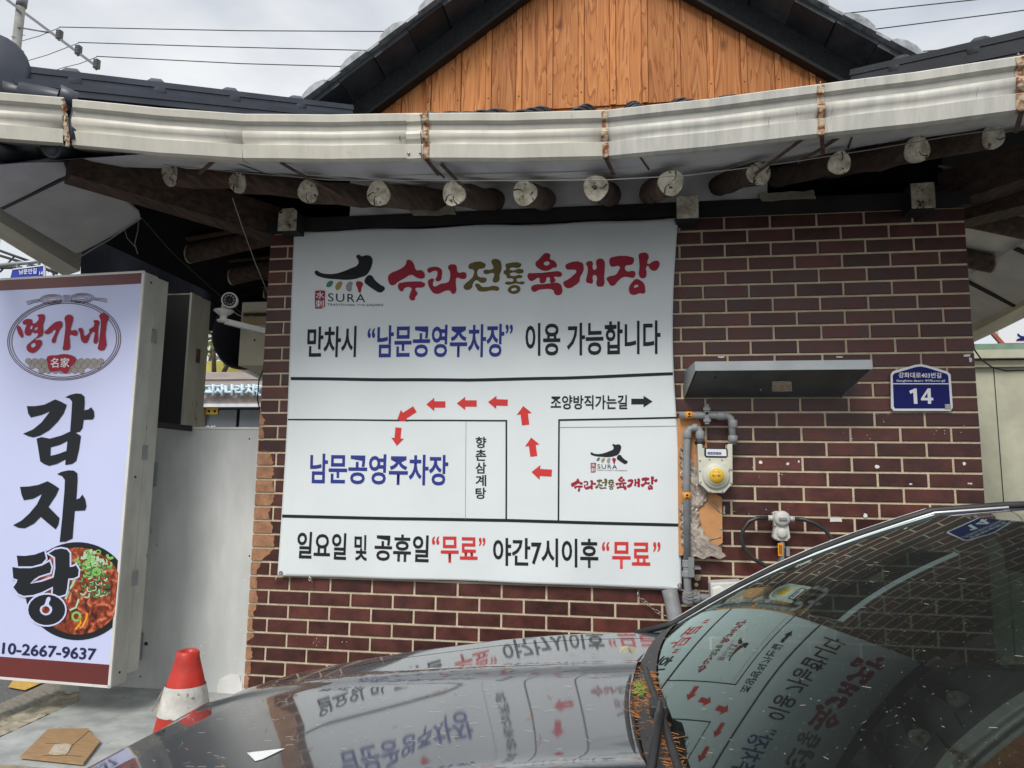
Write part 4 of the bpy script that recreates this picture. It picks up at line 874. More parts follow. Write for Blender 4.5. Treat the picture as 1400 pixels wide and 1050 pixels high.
for cx, cy in ((552, 110), (868, 98)):
    for k, (rx, ry) in enumerate(((130, 54), (112, 44), (92, 32), (66, 16))):
        print_shape('emblem_knot', [ell(cx, cy, rx, ry, 30, -.04), ell(cx, cy, rx-6, ry-5, 30, -.04)], EO, EZ, s2, mbr, sg, smooth=False)
for k in range(7): print_shape('emblem_knot', [ribbon([(676+k*10, 62), (678+k*10, 135)], 4.5)], EO, EZ, s3, mbr, sg, smooth=False)
print_shape('emblem_knot', [[(665, 62), (748, 62), (748, 136), (665, 136)]], EO, EZ, smap_o(.0049), m_signface, sg, smooth=False)
for k in range(3):
    print_shape('emblem_knot', [ribbon([(275+k*8, 135+k*17), (350, 118+k*15), (425, 110+k*10)], 5)], EO, EZ, s2, mbr, sg, smooth=False)
    print_shape('emblem_knot', [ribbon([(1000, 96+k*10), (1070, 98+k*15), (1142, 108+k*17)], 5)], EO, EZ, s2, mbr, sg, smooth=False)

# grey-white steel panel closing the gap beside the wall
pn = thing('gap_panel', (-3.9, .10, .4), 'plain grey-white sheet panel between the light box sign and the brick wall', 'panel')
PY = .06
a_, b_, c_, d_ = at(118, 587, PY), at(354, 586, PY), at(326, 946, PY), at(104, 962, PY)
pl_poly = [V((a_.x, PY, a_.z)), V((-3.425, PY, b_.z)), V((-3.425, PY, .36)), V((a_.x-.02, PY, .36))]
bevel(obj('sheet', MB().prism(pl_poly, (0, .03, 0)), m_panel, pn), .003)
obj('edge_lip', MB().box((a_.x, PY-.004, b_.z-.004), (-3.43, PY+.034, b_.z+.008)), m_white, pn)
for px, py, h in [(207, 648, 34), (187, 884, 36)]:
    P = at(px, py, PY-.02); hh = h*.0038/2
    br_ = obj('hinge_plate', MB().box((P.x-.022, P.y-.006, P.z-hh), (P.x+.022, P.y+.016, P.z+hh)), m_galv, pn)
    obj('bolt', MB().tube([P+V((-.02, -.02, -.01)), P+V((.012, -.006, -.006))], .006, 8), m_screw, br_)
    for dz in (-.7, .7): obj('bolt', MB().lathe(P+V((.01, -.006, hh*dz)), (0, -1, 0), [(.006, 0), (.004, .004), (0, .004)], 8), m_black, br_)
P = at(200, 880, PY); obj('bolt', MB().lathe(P, (0, -1, 0), [(.010, 0), (.008, .006), (0, .006)], 10), m_black, pn)
pl = [(300, 930), (312, 922), (328, 924), (331, 935), (333, 950), (300, 952), (296, 942)]
obj('broken_plaster', MB().prism(ragged(wall_px(pl, PY-.006), .004, 3, 8), (0, .006, 0)), m_plaster_white, pn)
mb = MB(); rnd = random.Random(31)
for k in range(26):
    P = at(rnd.uniform(205, 345), rnd.choice([rnd.uniform(600, 940), rnd.uniform(860, 945)]), PY-.001); s_ = rnd.uniform(.0015, .005); mb.prism([P+V((s_*rnd.uniform(.6, 1.4)*math.cos(t*PI/3), 0, s_*rnd.uniform(.5, 1.6)*math.sin(t*PI/3))) for t in range(6)], (0, .002, 0))
obj('paint_fleck', mb, m_white, pn, kind='stuff')
for px in (192, 341):
    for py in (600, 760, 925): obj('panel_screw', MB().lathe(at(px, py, PY-.0005), (0, -1, 0), [(.005, 0), (.004, .002), (0, .0025)], 8), m_rustdark, pn)
bk = thing('slotted_angle', tuple(at(230, 583, -.1)), 'black perforated steel strip running from the sign to the panel top', 'bracket')
a_, b_ = at(190, 578, -.27), at(262, 586, .03)
obj('strip', MB().beam(a_, b_, .012, .030), m_black, bk)
mb = MB()
for k in range(9): mb.beam(lerp(a_, b_, (k+.3)/9.2)+V((.0, -.0075, 0)), lerp(a_, b_, (k+.75)/9.2)+V((.0, -.0075, 0)), .002, .010)
obj('slot', mb, m_signframe, bk)
# second light box, dark face
P0 = at(263, 400, .13); zt2 = P0.z; s2g = thing('lightbox_sign', (P0.x-.25, .13, 1.2), 'narrower light box sign with an unlit black face, behind the panel top', 'sign')
bevel(obj('case', MB().box((P0.x-.55, .14, 1.2), (P0.x, .225, zt2)), m_signframe, s2g), .003)
bevel(obj('rear_case', MB().box((P0.x-.55, .23, 1.2), (P0.x-.003, .33, zt2-.003)), m_signframe, s2g), .003)
obj('face_film', MB().box((P0.x-.54, .132, 1.21), (P0.x-.012, .142, zt2-.010)), m_black, s2g)
obj('edge_trim', MB().box((P0.x-.012, .128, 1.2), (P0.x+.001, .142, zt2)), m_signframe, s2g)
obj('hinge', MB().box((P0.x-.001, .210, 2.16), (P0.x+.005, .245, 2.24)), m_rustdark, s2g)

# ================================================================== THINGS BESIDE THE WALL'S LEFT EDGE
# convex back of a traffic mirror, seen as a black rounded disc
c = at(331, 452, .95); mr = thing('black_dish', tuple(c), 'big black round dish behind the small white security camera', 'dish')
ax = V((-.25, -1, .05)).normalized(); R_ = 58*.00445
obj('shell', MB().lathe(c, ax, [(R_, -.05), (R_, -.02), (R_*.92, .03), (R_*.7, .07), (R_*.4, .095), (.001, .105)], 40), m_void, mr)
obj('rim', MB().lathe(c, ax, [(R_+.006, -.055), (R_+.008, -.02), (R_-.004, -.012)], 40), m_black, mr)
a_, b_ = at(331, 413, .55), at(362, 500, .55)
bb = thing('beige_box', ((a_.x+b_.x)/2, .55, b_.z), 'beige sheet metal box with a louvred opening, behind the left end of the brick wall', 'box')
bevel(obj('case', MB().box((a_.x, .55, b_.z), (-3.36, .85, a_.z)), m_beige, bb), .004)
q_ = at(333, 427, .545); q2 = at(362, 443, .545)
obj('louvre', MB().box((q_.x, .535, q2.z), (-3.38, .549, q_.z)), m_tan, bb)
for t in (.30,): obj('slot', MB().box((q_.x+.01, .528, lerp(q2.z, q_.z, .62)), (-3.38, .536, lerp(q2.z, q_.z, .88))), m_black, bb)
obj('screw', MB().lathe(at(348, 465, .548), (0, -1, 0), [(.007, 0), (.004, .004), (0, .004)], 8), m_black, bb)
cn = thing('sloping_canopy', tuple(at(330, 500, 1.2)), 'pale sloping canopy edge just under the black dish and beige box', 'canopy')
pts = [at(x, y, 1.3) for x, y in [(296, 489), (318, 485), (350, 493), (366, 503), (366, 522), (330, 504)]]
obj('sheet', MB().prism(pts, (0, .5, .02)), m_beige, cn)
obj('edge', MB().beam(at(296, 488, 1.28), at(367, 522, 1.28), .012, .02), m_white, cn)
# security camera on its arm
cc = thing('security_camera', tuple(at(358, 452, 0)), 'small white dome-headed security camera on an arm from the brick wall', 'camera')
CY = -.05
h = at(315, 411, CY-.10); vd = V((.35, -1, -.12)).normalized()
obj('housing', MB().lathe(h, vd, [(.001, -.055), (.022, -.05), (.036, -.03), (.041, 0), (.042, .022), (.038, .030), (.034, .030)], 24), m_cream_box, cc)
obj('lens_face', MB().lathe(h+vd*.028, vd, [(.035, 0), (.012, .0015), (.012, .004), (.0, .006)], 20), m_black, cc)
mb = MB(); t1 = vd.cross(V((0, 0, 1))).normalized(); t2 = t1.cross(vd)
for k in range(10): mb.lathe(h+vd*.030+(t1*math.cos(k*PI/5)+t2*math.sin(k*PI/5))*.023, vd, [(.0045, 0), (.003, .002), (0, .0025)], 6)
obj('infrared_led', mb, m_screw, cc)
m0 = at(306, 428, CY-.07); obj('mount', MB().lathe(m0+V((0, 0, -.03)), (0, 0, 1), [(.001, -.022), (.030, -.018), (.034, -.010), (.018, .0), (.018, .014), (.030, .022), (.052, .040), (.050, .046), (.016, .050), (.014, .075)], 22), m_cream_box, cc)
obj('arm', MB().beam(m0+V((.01, 0, -.045)), at(366, 454, .02), .030, .026, taper=1.1), m_cream_box, cc)
obj('cable', MB().tube([at(318, 425, CY), at(326, 431, CY), at(334, 433, CY+.1), at(345, 432, .3)], .003, 6), m_wire_w, cc)
w = thing('hanging_cable', tuple(at(320, 330, -.1)), 'thin pale cable hanging from the eave down to the wall edge', 'cable')
obj('strand', MB().tube([at(318, 271, -.55), at(332, 313, -.30), at(350, 362, -.12), at(366, 400, -.02)], .0022, 5), m_wire_w, w)
w = thing('hanging_cable', tuple(at(250, 350, 0)), 'thin dark cable running from the soffit corner to the security camera', 'cable')
obj('strand', MB().tube([at(193, 297, -.4), at(235, 345, -.2), at(290, 395, -.05), at(330, 428, .0)], .002, 5), m_hose, w)
w = thing('drop_cable', tuple(at(352, 560, .0)), 'black cable drooping beside the lower left edge of the wall', 'cable')
obj('strand', MB().tube([at(360, 505, .25), at(354, 520, .2), at(352, 545, .2), at(355, 560, .22)], .004, 6), m_hose, w)

# ================================================================== FITTINGS ON THE WALL, RIGHT
aw = thing('steel_canopy', tuple(at(1050, 520, 0)), 'low stainless steel hood fixed to the brick wall above the gas meter', 'canopy')
FL, FR = at(950, 494.5, -.27), at(1192, 492, -.27); BLp, BRp = at(935, 544, -.012), at(1150, 541, -.012); zt_ = FL.z; lip = .042; BKz = BLp.z
xl, xr = FL.x, FR.x
obj('front_lip', MB().box((xl, -.272, zt_-lip), (xr, -.268, zt_)), m_galv, aw)
obj('top_sheet', MB().add([(xl, -.27, zt_), (xr, -.27, zt_), (BRp.x+.03, -.010, zt_-.01), (BLp.x, -.010, zt_-.01), (xl, -.27, zt_-.002), (xr, -.27, zt_-.002), (BRp.x+.03, -.010, zt_-.012), (BLp.x, -.010, zt_-.012)], [(0, 1, 2, 3), (7, 6, 5, 4)]), m_galv, aw)
obj('back_sheet', MB().prism([V((BLp.x, -.014, BKz)), V((BRp.x+.01, -.014, BKz)), V((BRp.x+.02, -.014, zt_-.012)), V((BLp.x, -.014, zt_-.012))], (0, .003, 0)), m_galv_shade, aw)
obj('sloped_liner', MB().add([(BLp.x+.01, -.02, BKz+.004), (BRp.x, -.02, BKz+.004), (xr-.01, -.262, zt_-lip+.006), (xl+.012, -.262, zt_-lip+.006)], [(0, 1, 2, 3)]), m_galv_shade, aw)
obj('side_sheet', MB().prism([V((xl, -.27, zt_)), V((xl, -.27, zt_-lip)), V((BLp.x, -.012, BKz-.004)), V((BLp.x, -.012, zt_-.01))], (.004, 0, 0)), m_galv, aw)
obj('side_sheet', MB().prism([V((xr, -.27, zt_)), V((xr, -.27, zt_-lip)), V((BRp.x, -.012, BKz-.004)), V((BRp.x, -.012, zt_-.01))], (-.004, 0, 0)), m_galv, aw)
sl_ = lambda px, py: (lambda t: V((at(px, py, lerp(-.262, -.02, t)).x, lerp(-.262, -.02, t)-.0015, lerp(zt_-lip+.006, BKz+.004, t)-.002)))((py-509)/34.0)
obj('maker_sticker', MB().add([sl_(1056, 523), sl_(1082, 523), sl_(1083, 536), sl_(1055, 536)], [(0, 1, 2, 3)]), m_paper, aw)
obj('screw', MB().lathe(sl_(1040, 534), (0, -1, -.5), [(.005, 0), (.004, .002), (0, .003)], 8), m_screw, aw)
obj('screw', MB().lathe(sl_(978, 518), (0, -1, -.5), [(.005, 0), (.004, .002), (0, .003)], 8), m_black, aw)

npl = thing('number_plate', tuple(at(1260, 562, -.02)), 'navy blue house number plate with a white border reading 14', 'plate')
NY = -.024
def nmap(d): return lambda x, y: at(x, y, NY-d)
outl = [(1218, 512), (1221, 507.5), (1250, 499), (1259, 497.7), (1268, 499.5), (1296, 508), (1300, 512), (1303, 557), (1300, 562), (1222, 562), (1218.5, 558)]
inl = [(1220.5, 513.5), (1222.5, 510.5), (1251, 502), (1259, 501), (1267, 502.5), (1294, 511), (1296.5, 514), (1299.5, 556), (1297.5, 558.5), (1224, 558.5), (1222, 556)]
bevel(obj('backing', MB().prism([at(x, y, NY) for x, y in outl], (0, .012, 0)), m_plate_white, npl), .002)
print_shape('blue_field', [inl], (0, 0), 1, nmap(.001), m_navy, npl, smooth=False)
lettering('lettering', '강화대로403번길', qd(1228.5, 1287, 509, 509.5, 516.5, 517), nmap(.002), m_plate_white, npl, off=.015)
lettering('lettering', 'Ganghwa-daero 403beon-gil', qd(1225, 1292, 518.7, 518.7, 522.8, 522.8), nmap(.002), m_plate_white, npl, off=.012, res=1)
print_shape('divider', [[(1221, 524), (1297, 524), (1297, 525.3), (1221, 525.3)]], (0, 0), 1, nmap(.002), m_plate_white, npl, smooth=False)
print_shape('lettering', [[(1243, 534.5), (1250.5, 531), (1253.2, 531), (1254.5, 552), (1249.5, 552), (1248.6, 536.6), (1244.6, 538.4)]], (0, 0), 1, nmap(.002), m_plate_white, npl, smooth=False)
print_shape('lettering', [[(1259, 545), (1268.3, 531), (1272.2, 531), (1272.8, 543.8), (1275.8, 543.8), (1276, 547.4), (1273, 547.4), (1273.2, 552), (1268.7, 552), (1268.5, 547.4), (1259.2, 547.4)], [(1263.7, 543.8), (1268.3, 543.8), (1267.9, 536.8)]], (0, 0), 1, nmap(.002), m_plate_white, npl, smooth=False)
obj('small_label', MB().prism([at(x, y, NY-.0035) for x, y in [(1292, 552.5), (1300, 552.5), (1300.5, 559), (1292.5, 559)]], (0, .002, 0)), M('grey_label', (.25, .27, .26), (.45, .46, .44), 120, .6), npl)

# orange foam board under torn plastic film, behind the gas pipes
fb = thing('foam_board', tuple(at(955, 750, -.02)), 'orange foam board with torn dirty plastic film behind the gas meter', 'board')
pl = [(926, 572), (955, 573), (962, 590), (966, 606), (972, 640), (980, 676), (987, 680), (988, 742), (984, 745), (962, 752), (940, 758), (928, 760)]
obj('board', MB().prism(wall_px(pl, -.042), (0, .028, 0)), m_foam, fb)
def filmf(c):
    def fn(u, v):
        x0, x1 = interp(v, [0, .25, .5, .75, .88, 1], c[0]), interp(v, [0, .25, .5, .75, .88, 1], c[1])
        P = at(lerp(x0, x1, u)+2.5*math.sin(v*41+u*5), lerp(c[2], c[3], v)+2*math.sin(u*17), -.050)
        return V((P.x, P.y-.006*abs(math.sin(v*9+u*5+c[0][0]))-.003*math.sin(u*14+v*19)**2-.002*math.sin(u*31), P.z))
    return fn
mb = MB().grid(filmf(([930, 930, 932, 935, 938, 941], [934, 946, 962, 968, 962, 950], 610, 700)), 16, 30)
mb.grid(filmf(([930, 930, 931, 933, 935, 938], [948, 954, 958, 972, 988, 990], 685, 762)), 22, 26)
obj('torn_film', mb, m_film, fb, recalc=False)
mb = MB()
for a, b in [((966, 683), (984, 700)), ((975, 684), (982, 694)), ((983, 700), (988, 701)), ((984, 722), (988, 723)), ((970, 738), (986, 734))]: obj('film_scrap', MB().tube([at(*a, -.044), at(*b, -.044)], .0025, 5), m_film, fb)

gp = thing('gas_pipe', tuple(at(940, 800, -.06)), 'grey painted gas pipe with orange tape running around the banner edge to the meter', 'pipe')
PYY = -.075; pr_ = .0165
def elbow(path, r, nb_=5):
    out = [V(path[0])]
    for a, b, c in zip(path, path[1:], path[2:]):
        a, b, c = V(a), V(b), V(c); d1 = (a-b).normalized(); d2 = (c-b).normalized(); k = min(r, (a-b).length*.45, (c-b).length*.45)
        p0, p2 = b+d1*k, b+d2*k
        for i in range(nb_+1): t = i/nb_; out.append(p0*(1-t)**2+b*2*t*(1-t)+p2*t*t)
    out.append(V(path[-1])); return out
A = [at(x, y, PYY) for x, y in [(929, 567.3), (1000, 569), (1002, 608)]]
obj('pipe', MB().tube(elbow(A, .03), pr_, 14), m_pipe, gp)
def collar(p, q, r=1.28, l=.02, name='collar'): d = (V(q)-V(p)).normalized(); p = V(p); return obj(name, MB().tube([p-d*l, p-d*l*.8, p+d*l*.8, p+d*l], 1, 14, rs=[pr_*1.1, pr_*r, pr_*r, pr_*1.1]), m_pipe, gp)
collar(at(986, 568.5, PYY), at(1000, 569, PYY)); collar(at(1002, 580, PYY), at(1002, 600, PYY)); collar(at(1002, 600, PYY), at(1002, 610, PYY), 1.35, .016)
Bp = [at(x, y, PYY) for x, y in [(957, 606), (957, 585.5), (940, 586), (938.5, 640), (939.5, 770)]]
obj('pipe', MB().tube(elbow(Bp, .026), pr_, 14), m_pipe, gp)
collar(at(957, 595, PYY), at(957, 605, PYY)); collar(at(950, 585, PYY), at(944, 585, PYY), 1.2, .012); collar(at(939.5, 594, PYY), at(939.5, 600, PYY))
obj('gasket', MB().tube([at(957, 603, PYY), at(957, 608, PYY)], pr_*1.5, 12), m_black, gp)
for x, y, v in [(942, 567.5, 0), (939, 678, 1)]:
    p = at(x, y, PYY); d = V((0, 0, 1)) if v else V((1, 0, 0)); t_ = obj('orange_tape', MB().tube([p-d*.017, p+d*.017], pr_+.0012, 16), m_orange, gp)
    mb = MB().lathe(p+V((0, -pr_-.002, .004)), (0, -1, 0), [(.006, 0), (0, .0008)], 8); mb.box(p+V((-.007, -pr_-.003, -.012)), p+V((.007, -pr_-.0015, -.006))); obj('tape_mark', mb, m_black, gp)
p = at(965, 568, -.05); obj('wall_clamp', MB().box(p+V((-.010, -.045, -.045)), p+V((.010, -.041, .05))).box(p+V((-.016, -.05, .02)), p+V((.016, -.038, .034))).box(p+V((-.016, -.05, -.034)), p+V((.016, -.038, -.02))).box(p+V((-.006, -.045, .0)), p+V((.006, .04, .012))), m_pipe, gp)
# shut-off valve and elbow at the foot of the pipe
vb = [at(x, y, PYY) for x, y in [(939.5, 768), (940, 800), (941, 816), (985, 818)]]
obj('pipe', MB().tube(elbow(vb, .02), pr_*1.05, 12), m_pipe, gp)
obj('valve_body', MB().lathe(at(939.5, 765, PYY), (0, 0, -1), [(pr_, 0), (.023, .004), (.023, .032), (.019, .036), (.019, .05), (.026, .055), (.026, .075), (.021, .082)], 8, smooth=False), m_pipe, gp)
P = at(944, 776, PYY); obj('valve_bracket', MB().box(P+V((-.012, -.03, -.04)), P+V((.014, -.022, .05))).box(P+V((.01, -.03, -.004)), P+V((.045, .05, .004))), m_galv, gp)
obj('elbow', MB().lathe(at(941, 818, PYY)+V((-.0, 0, 0)), (0, 0, 1), [(.001, -.03), (.024, -.028), (.028, -.012), (.028, .01), (.022, .03)], 12), m_pipe, gp)
obj('elbow', MB().tube([at(948, 817, PYY), at(957, 817, PYY)], .027, 12), m_pipe, gp)
mb = MB()
for k in range(3): mb.tube([at(932+k, 806+4*k, PYY-.03), at(941, 812+4*k, PYY-.034), at(952, 806+6*k, PYY-.03), at(954, 818, PYY-.02)], .0022, 5)
obj('wire_tie', mb, m_wire_w, gp)
mb = MB()
for x, y, r in [(953.5, 790, 4), (952, 799.5, 2.6)]: mb.lathe(at(x, y, -.010), (0, -1, 0), [(r*.0035*1.1, 0), (r*.003, .003), (0, .003)], 9)
obj('cement_blob', mb, m_mortar, gp)

gm_ = thing('gas_meter', tuple(at(978, 672, -.09)), 'cream gas meter with a round yellow sticker and a small counter window', 'meter')
MY = -.115
body = [(953.5, 607), (960, 607), (961, 613), (994, 613), (995, 607), (1001.5, 607), (1002, 661), (990, 674.5), (970, 674), (955.5, 661)]
bevel(obj('body', MB().prism([at(x, y, MY) for x, y in body], (0, .075, 0)), m_meter, gm_), .004, 3)
o = obj('rim_seam', MB().prism([at(x, y, MY-.004) for x, y in [(955, 626), (1001.5, 627), (1001.5, 661), (990, 674), (970, 673.5), (955.5, 660)]], (0, .008, 0)), m_meter, gm_); bevel(o, .002)
c = at(979, 650.5, MY-.004); obj('diaphragm_dome', MB().lathe(c, (0, -1, 0), [(.062, 0), (.060, .010), (.054, .016), (.046, .017), (.044, .023), (.001, .024)], 32), m_meter, gm_)
obj('dome_lug', MB().prism([at(x, y, MY-.018) for x, y in [(987, 637), (992, 633), (997, 634), (998, 639), (994, 648), (985, 642)]], (0, .014, 0)), m_meter, gm_)
c2 = c+V((0, -.0245, 0)); obj('yellow_sticker', MB().lathe(c2, (0, -1, 0), [(.0345, 0), (.0345, .001), (0, .001)], 28), m_yellow, gm_)
ym = lambda x, y: at(x, y, c2.y-.0016)
lettering('lettering', '가스', qd(974, 984, 643.5, 643.5, 647, 647), ym, m_rust, gm_, off=.02); lettering('lettering', '검침', qd(973, 986, 648.5, 648.5, 652, 652), ym, m_rust, gm_, off=.02)
w_ = [at(x, y, MY-.006) for x, y in [(964, 612), (994, 612.5), (995, 615), (995, 623), (993, 625.5), (965, 625), (963, 622), (963, 614)]]
bevel(obj('counter_frame', MB().prism(w_, (0, .010, 0)), m_black, gm_), .002)
obj('counter_face', MB().prism([at(x, y, MY-.0085) for x, y in [(965.5, 613.8), (992.8, 614.3), (993.3, 623.6), (965.5, 623.2)]], (0, .002, 0)), m_plate_white, gm_)
obj('counter_digits', MB().prism([at(x, y, MY-.0105) for x, y in [(967.5, 618), (986, 618.3), (986, 621.3), (967.5, 621)]], (0, .002, 0)), m_navy, gm_)
lettering('lettering', '00428137', qd(968.3, 985.2, 618.5, 618.7, 620.9, 621.1), lambda x, y: at(x, y, MY-.0112), m_plate_white, gm_, off=0, res=1)
mb = MB()
for x, y in [(957, 630), (970, 628), (987, 629), (1000, 642), (999, 660), (988, 672), (971, 672), (958, 659), (957, 644)]: mb.lathe(at(x, y, MY-.005), (0, -1, 0), [(.004, 0), (.003, .003), (0, .003)], 7)
obj('rim_bolt', mb, m_screw, gm_)

rg = thing('gas_regulator', tuple(at(1068, 790, -.06)), 'pale grey gas regulator with two black hoses looping from it', 'regulator')
RY = -.085
bd = [(1057, 701), (1062, 699), (1075, 699.5), (1079, 703), (1078, 716), (1079, 722), (1081, 735), (1077, 740), (1061, 739), (1057, 735), (1059, 722), (1058, 714)]
bevel(obj('body', MB().prism([at(x, y, RY) for x, y in bd], (0, .045, 0)), m_cream_box, rg), .004, 2)
obj('upper_dome', MB().lathe(at(1069, 709, RY), (0, -1, 0), [(.036, 0), (.036, .008), (.030, .016), (.022, .020), (.0, .022)], 24), m_cream_box, rg)
obj('dial', MB().box(at(1069, 709, RY)+V((-.018, -.030, -.005)), at(1069, 709, RY)+V((.018, -.020, .005))), m_pipe, rg)
obj('lower_dome', MB().lathe(at(1069, 729, RY), (0, -1, 0), [(.024, 0), (.022, .010), (.016, .014), (0, .016)], 20), m_cream_box, rg)
mb = MB()
for x, y in [(1060, 702), (1076, 702), (1060, 719), (1078, 737), (1061, 737)]: mb.lathe(at(x, y, RY), (0, -1, 0), [(.005, 0), (.004, .004), (0, .004)], 7)
obj('bolt', mb, m_screw, rg)
obj('port', MB().tube([at(1050, 708, RY+.02), at(1060, 708.5, RY+.02)], .013, 10), m_cream_box, rg); obj('port', MB().tube([at(1078, 709, RY+.02), at(1086, 709.5, RY+.02)], .013, 10), m_cream_box, rg)
H1 = [(1052, 708), (1036, 708), (1024, 713), (1016, 724), (1013.5, 737), (1018, 751), (1030, 764), (1048, 774), (1066, 782)]
obj('hose', MB().tube([at(x, y, RY+.02-.015*math.sin(i*.4)) for i, (x, y) in enumerate(H1)], .0095, 10), m_hose, rg)
H2 = [(1084, 709), (1098, 710), (1113, 715), (1128, 724), (1136, 735), (1141, 750), (1142, 775)]
obj('hose', MB().tube([at(x, y, RY+.02-.02*math.sin(i*.5)) for i, (x, y) in enumerate(H2)], .0095, 10), m_hose, rg)
obj('hose_sleeve', MB().tube([at(1137, 738, RY-.01), at(1136.5, 752, RY-.01)], .006, 8), m_cream_box, rg)
obj('outlet_pipe', MB().tube([at(1069, 738, RY+.02), at(1068.5, 800, RY+.02)], .012, 10), m_pipe, rg)
obj('outlet_valve', MB().lathe(at(1069, 764, RY+.02), (0, 0, -1), [(.012, 0), (.020, .004), (.020, .02), (.015, .025), (.015, .04), (.021, .045), (.021, .065), (.012, .07)], 8, smooth=False), m_screw, rg)
obj('valve_handle', MB().box(at(1075, 748, RY-.005), at(1079, 760, RY+.01)), m_pipe, rg)
obj('yellow_tag', MB().prism([at(x, y, RY-.001) for x, y in [(1063.5, 742.5), (1070, 742.5), (1070, 760), (1064, 760)]], (0, .004, 0)), m_orange, rg)
obj('tag_print', MB().prism([at(x, y, RY-.003) for x, y in [(1065.5, 745), (1066.6, 745), (1066.9, 758), (1065.8, 758)]], (0, .0015, 0)).prism([at(x, y, RY-.003) for x, y in [(1067.6, 745), (1068.6, 745), (1068.8, 758), (1067.8, 758)]], (0, .0015, 0)), m_ink, rg)

wb = thing('white_box', tuple(at(990, 835, -.08)), 'white plastic utility box at the foot of the gas pipe behind the car mirror', 'box')
bevel(obj('case', MB().prism([at(x, y, -.13) for x, y in [(971, 797), (1016, 795), (1016, 850), (975, 850)]], (0, .11, 0)), m_cream_box, wb), .008, 3)
bevel(obj('cover', MB().prism([at(x, y, -.139) for x, y in [(974, 804), (984, 801), (991, 806), (991, 850), (976, 850)]], (0, .02, 0)), m_white, wb), .006, 3)
dp = thing('drain_pipe', tuple(at(920, 860, -.06)), 'fat grey drain pipe slanting down below the banner corner', 'pipe')
obj('pipe', MB().tube([at(915, 806, -.045), at(918, 818, -.055), at(928, 870, -.10), at(933, 900, -.12)], .036, 18), m_pipe, dp)
ch = thing('chain', tuple(at(890, 830, -.04)), 'small steel chain hanging from the brick wall under the banner', 'chain')
cp = [at(x, y, -.03-.004*i) for i, (x, y) in enumerate([(872, 816), (882, 823), (891, 831), (901, 838), (913, 843), (925, 846)])]
obj('hook', MB().tube([at(872, 806, -.012), at(872, 816, -.03)], .004, 6), m_screw, ch)
k = 0
for a, b in zip(cp, cp[1:]):
    d = b-a; nn = d.cross(V((0, 1, 0))).normalized() if k % 2 else V((0, 1, 0)); d.normalize(); l_ = (b-a).length/2
    for s_ in range(2):
        c0 = lerp(a, b, .25+.5*s_); nv = d.cross(V((0, 1, 0))).normalized() if (k+s_) % 2 else V((0, 1, 0))
        ring = [c0+d*math.cos(t)*l_*.62+nv*math.sin(t)*.0065 for t in [2*PI*i/10 for i in range(11)]]
        obj('link', MB().tube(ring, .0018, 5, cap=False), m_screw, ch)
    k += 1

# ================================================================== ON THE SLAB: cone and board
Pc = at(253, 950, -.78); cxn, cyn = Pc.x, -.78
cone = thing('traffic_cone', (cxn, cyn, SZ), 'red traffic cone with a scuffed white band on the concrete slab', 'cone')
zt_c = at(258, 889, -.78).z; Hc = zt_c-SZ; 
def cr(h): return interp(h, [0, .04, Hc*.3, Hc*.62, Hc*.93, Hc], [.125, .120, .104, .080, .046, .042])
hb0, hb1 = at(250, 974, -.78).z-SZ, at(254, 935, -.78).z-SZ
c0 = V((cxn, cyn, SZ)); lean = V((.0, 0, 1)).normalized()
hs_ = [0, .04, hb0*.6, hb0]; obj('lower_body', MB().lathe(c0, lean, [(cr(h), h) for h in hs_], 32), m_coneR, cone)
obj('white_band', MB().lathe(c0, lean, [(cr(h)+.003, h) for h in (hb0, lerp(hb0, hb1, .33), lerp(hb0, hb1, .66), hb1)], 32), m_coneW, cone)
obj('upper_body', MB().lathe(c0, lean, [(cr(h), h) for h in (hb1, lerp(hb1, Hc*.93, .5), Hc*.93)]+[(cr(Hc*.965), Hc*.985), (cr(Hc)*.9, Hc), (cr(Hc)*.72, Hc*.995), (cr(Hc)*.68, Hc*.9), (cr(Hc)*.68, Hc*.6)], 32), m_coneR, cone)
bevel(obj('base', MB().box((cxn-.14, cyn-.14, SZ+.001), (cxn+.14, cyn+.14, SZ+.02)), m_coneR, cone), .01, 2)
o = obj('peeling_tape', MB().add([c0+V((-.070, -.03, hb1-.005)), c0+V((-.085, -.045, lerp(hb0, hb1, .6))), c0+V((-.112, -.045, hb0+.01)), c0+V((-.088, -.03, hb0+.015))], [(0, 1, 2, 3)]), m_coneW, cone)
s_ = o.modifiers.new('t', 'SOLIDIFY'); s_.thickness = .002
bdp = [(28, 1034), (66, 996), (121, 995.5), (125, 1003), (137, 1013), (114, 1043), (104, 1042)]
brd = thing('wood_print_sheet', tuple(atz(80, 1020, SZ)), 'flat board with a faded wood parquet print lying on the concrete slab', 'board')
pts = [atz(x, y, SZ+.014) for x, y in bdp]
obj('sheet', MB().prism(pts, (0, 0, -.008)), m_lamin, brd)
pt2 = [atz(x, y, SZ+.0155) for x, y in [(74, 1017.5), (90, 1016.5), (98, 1018), (92, 1030), (76, 1032), (66, 1030)]]
obj('dusty_print', MB().prism(ragged([tuple(p) for p in pt2], .0, 1), (0, 0, -.001)), m_paper, brd)
mb = MB()
for a, b in [((62, 1016), (100, 1018)), ((100, 1018), (122, 999)), ((90, 1033), (112, 1034)), ((58, 1033), (90, 1033)), ((100, 1018), (90, 1033))]: mb.beam(atz(*a, SZ+.0148), atz(*b, SZ+.0148), .003, .0012)
obj('seam', mb, m_bark, brd)
pstm = thing('concrete_post', tuple(atz(86, 962, .3)), 'stained concrete stub and masonry behind the foot of the light box sign', 'post')
P = at(72, 960, .42); obj('stub', MB().box((P.x, .42, 0), (P.x+.16, .62, .62)), m_rough_conc, pstm); obj('masonry', MB().box((P.x+.17, .40, 0), (-4.30, .70, .66)), m_concrete, pstm)

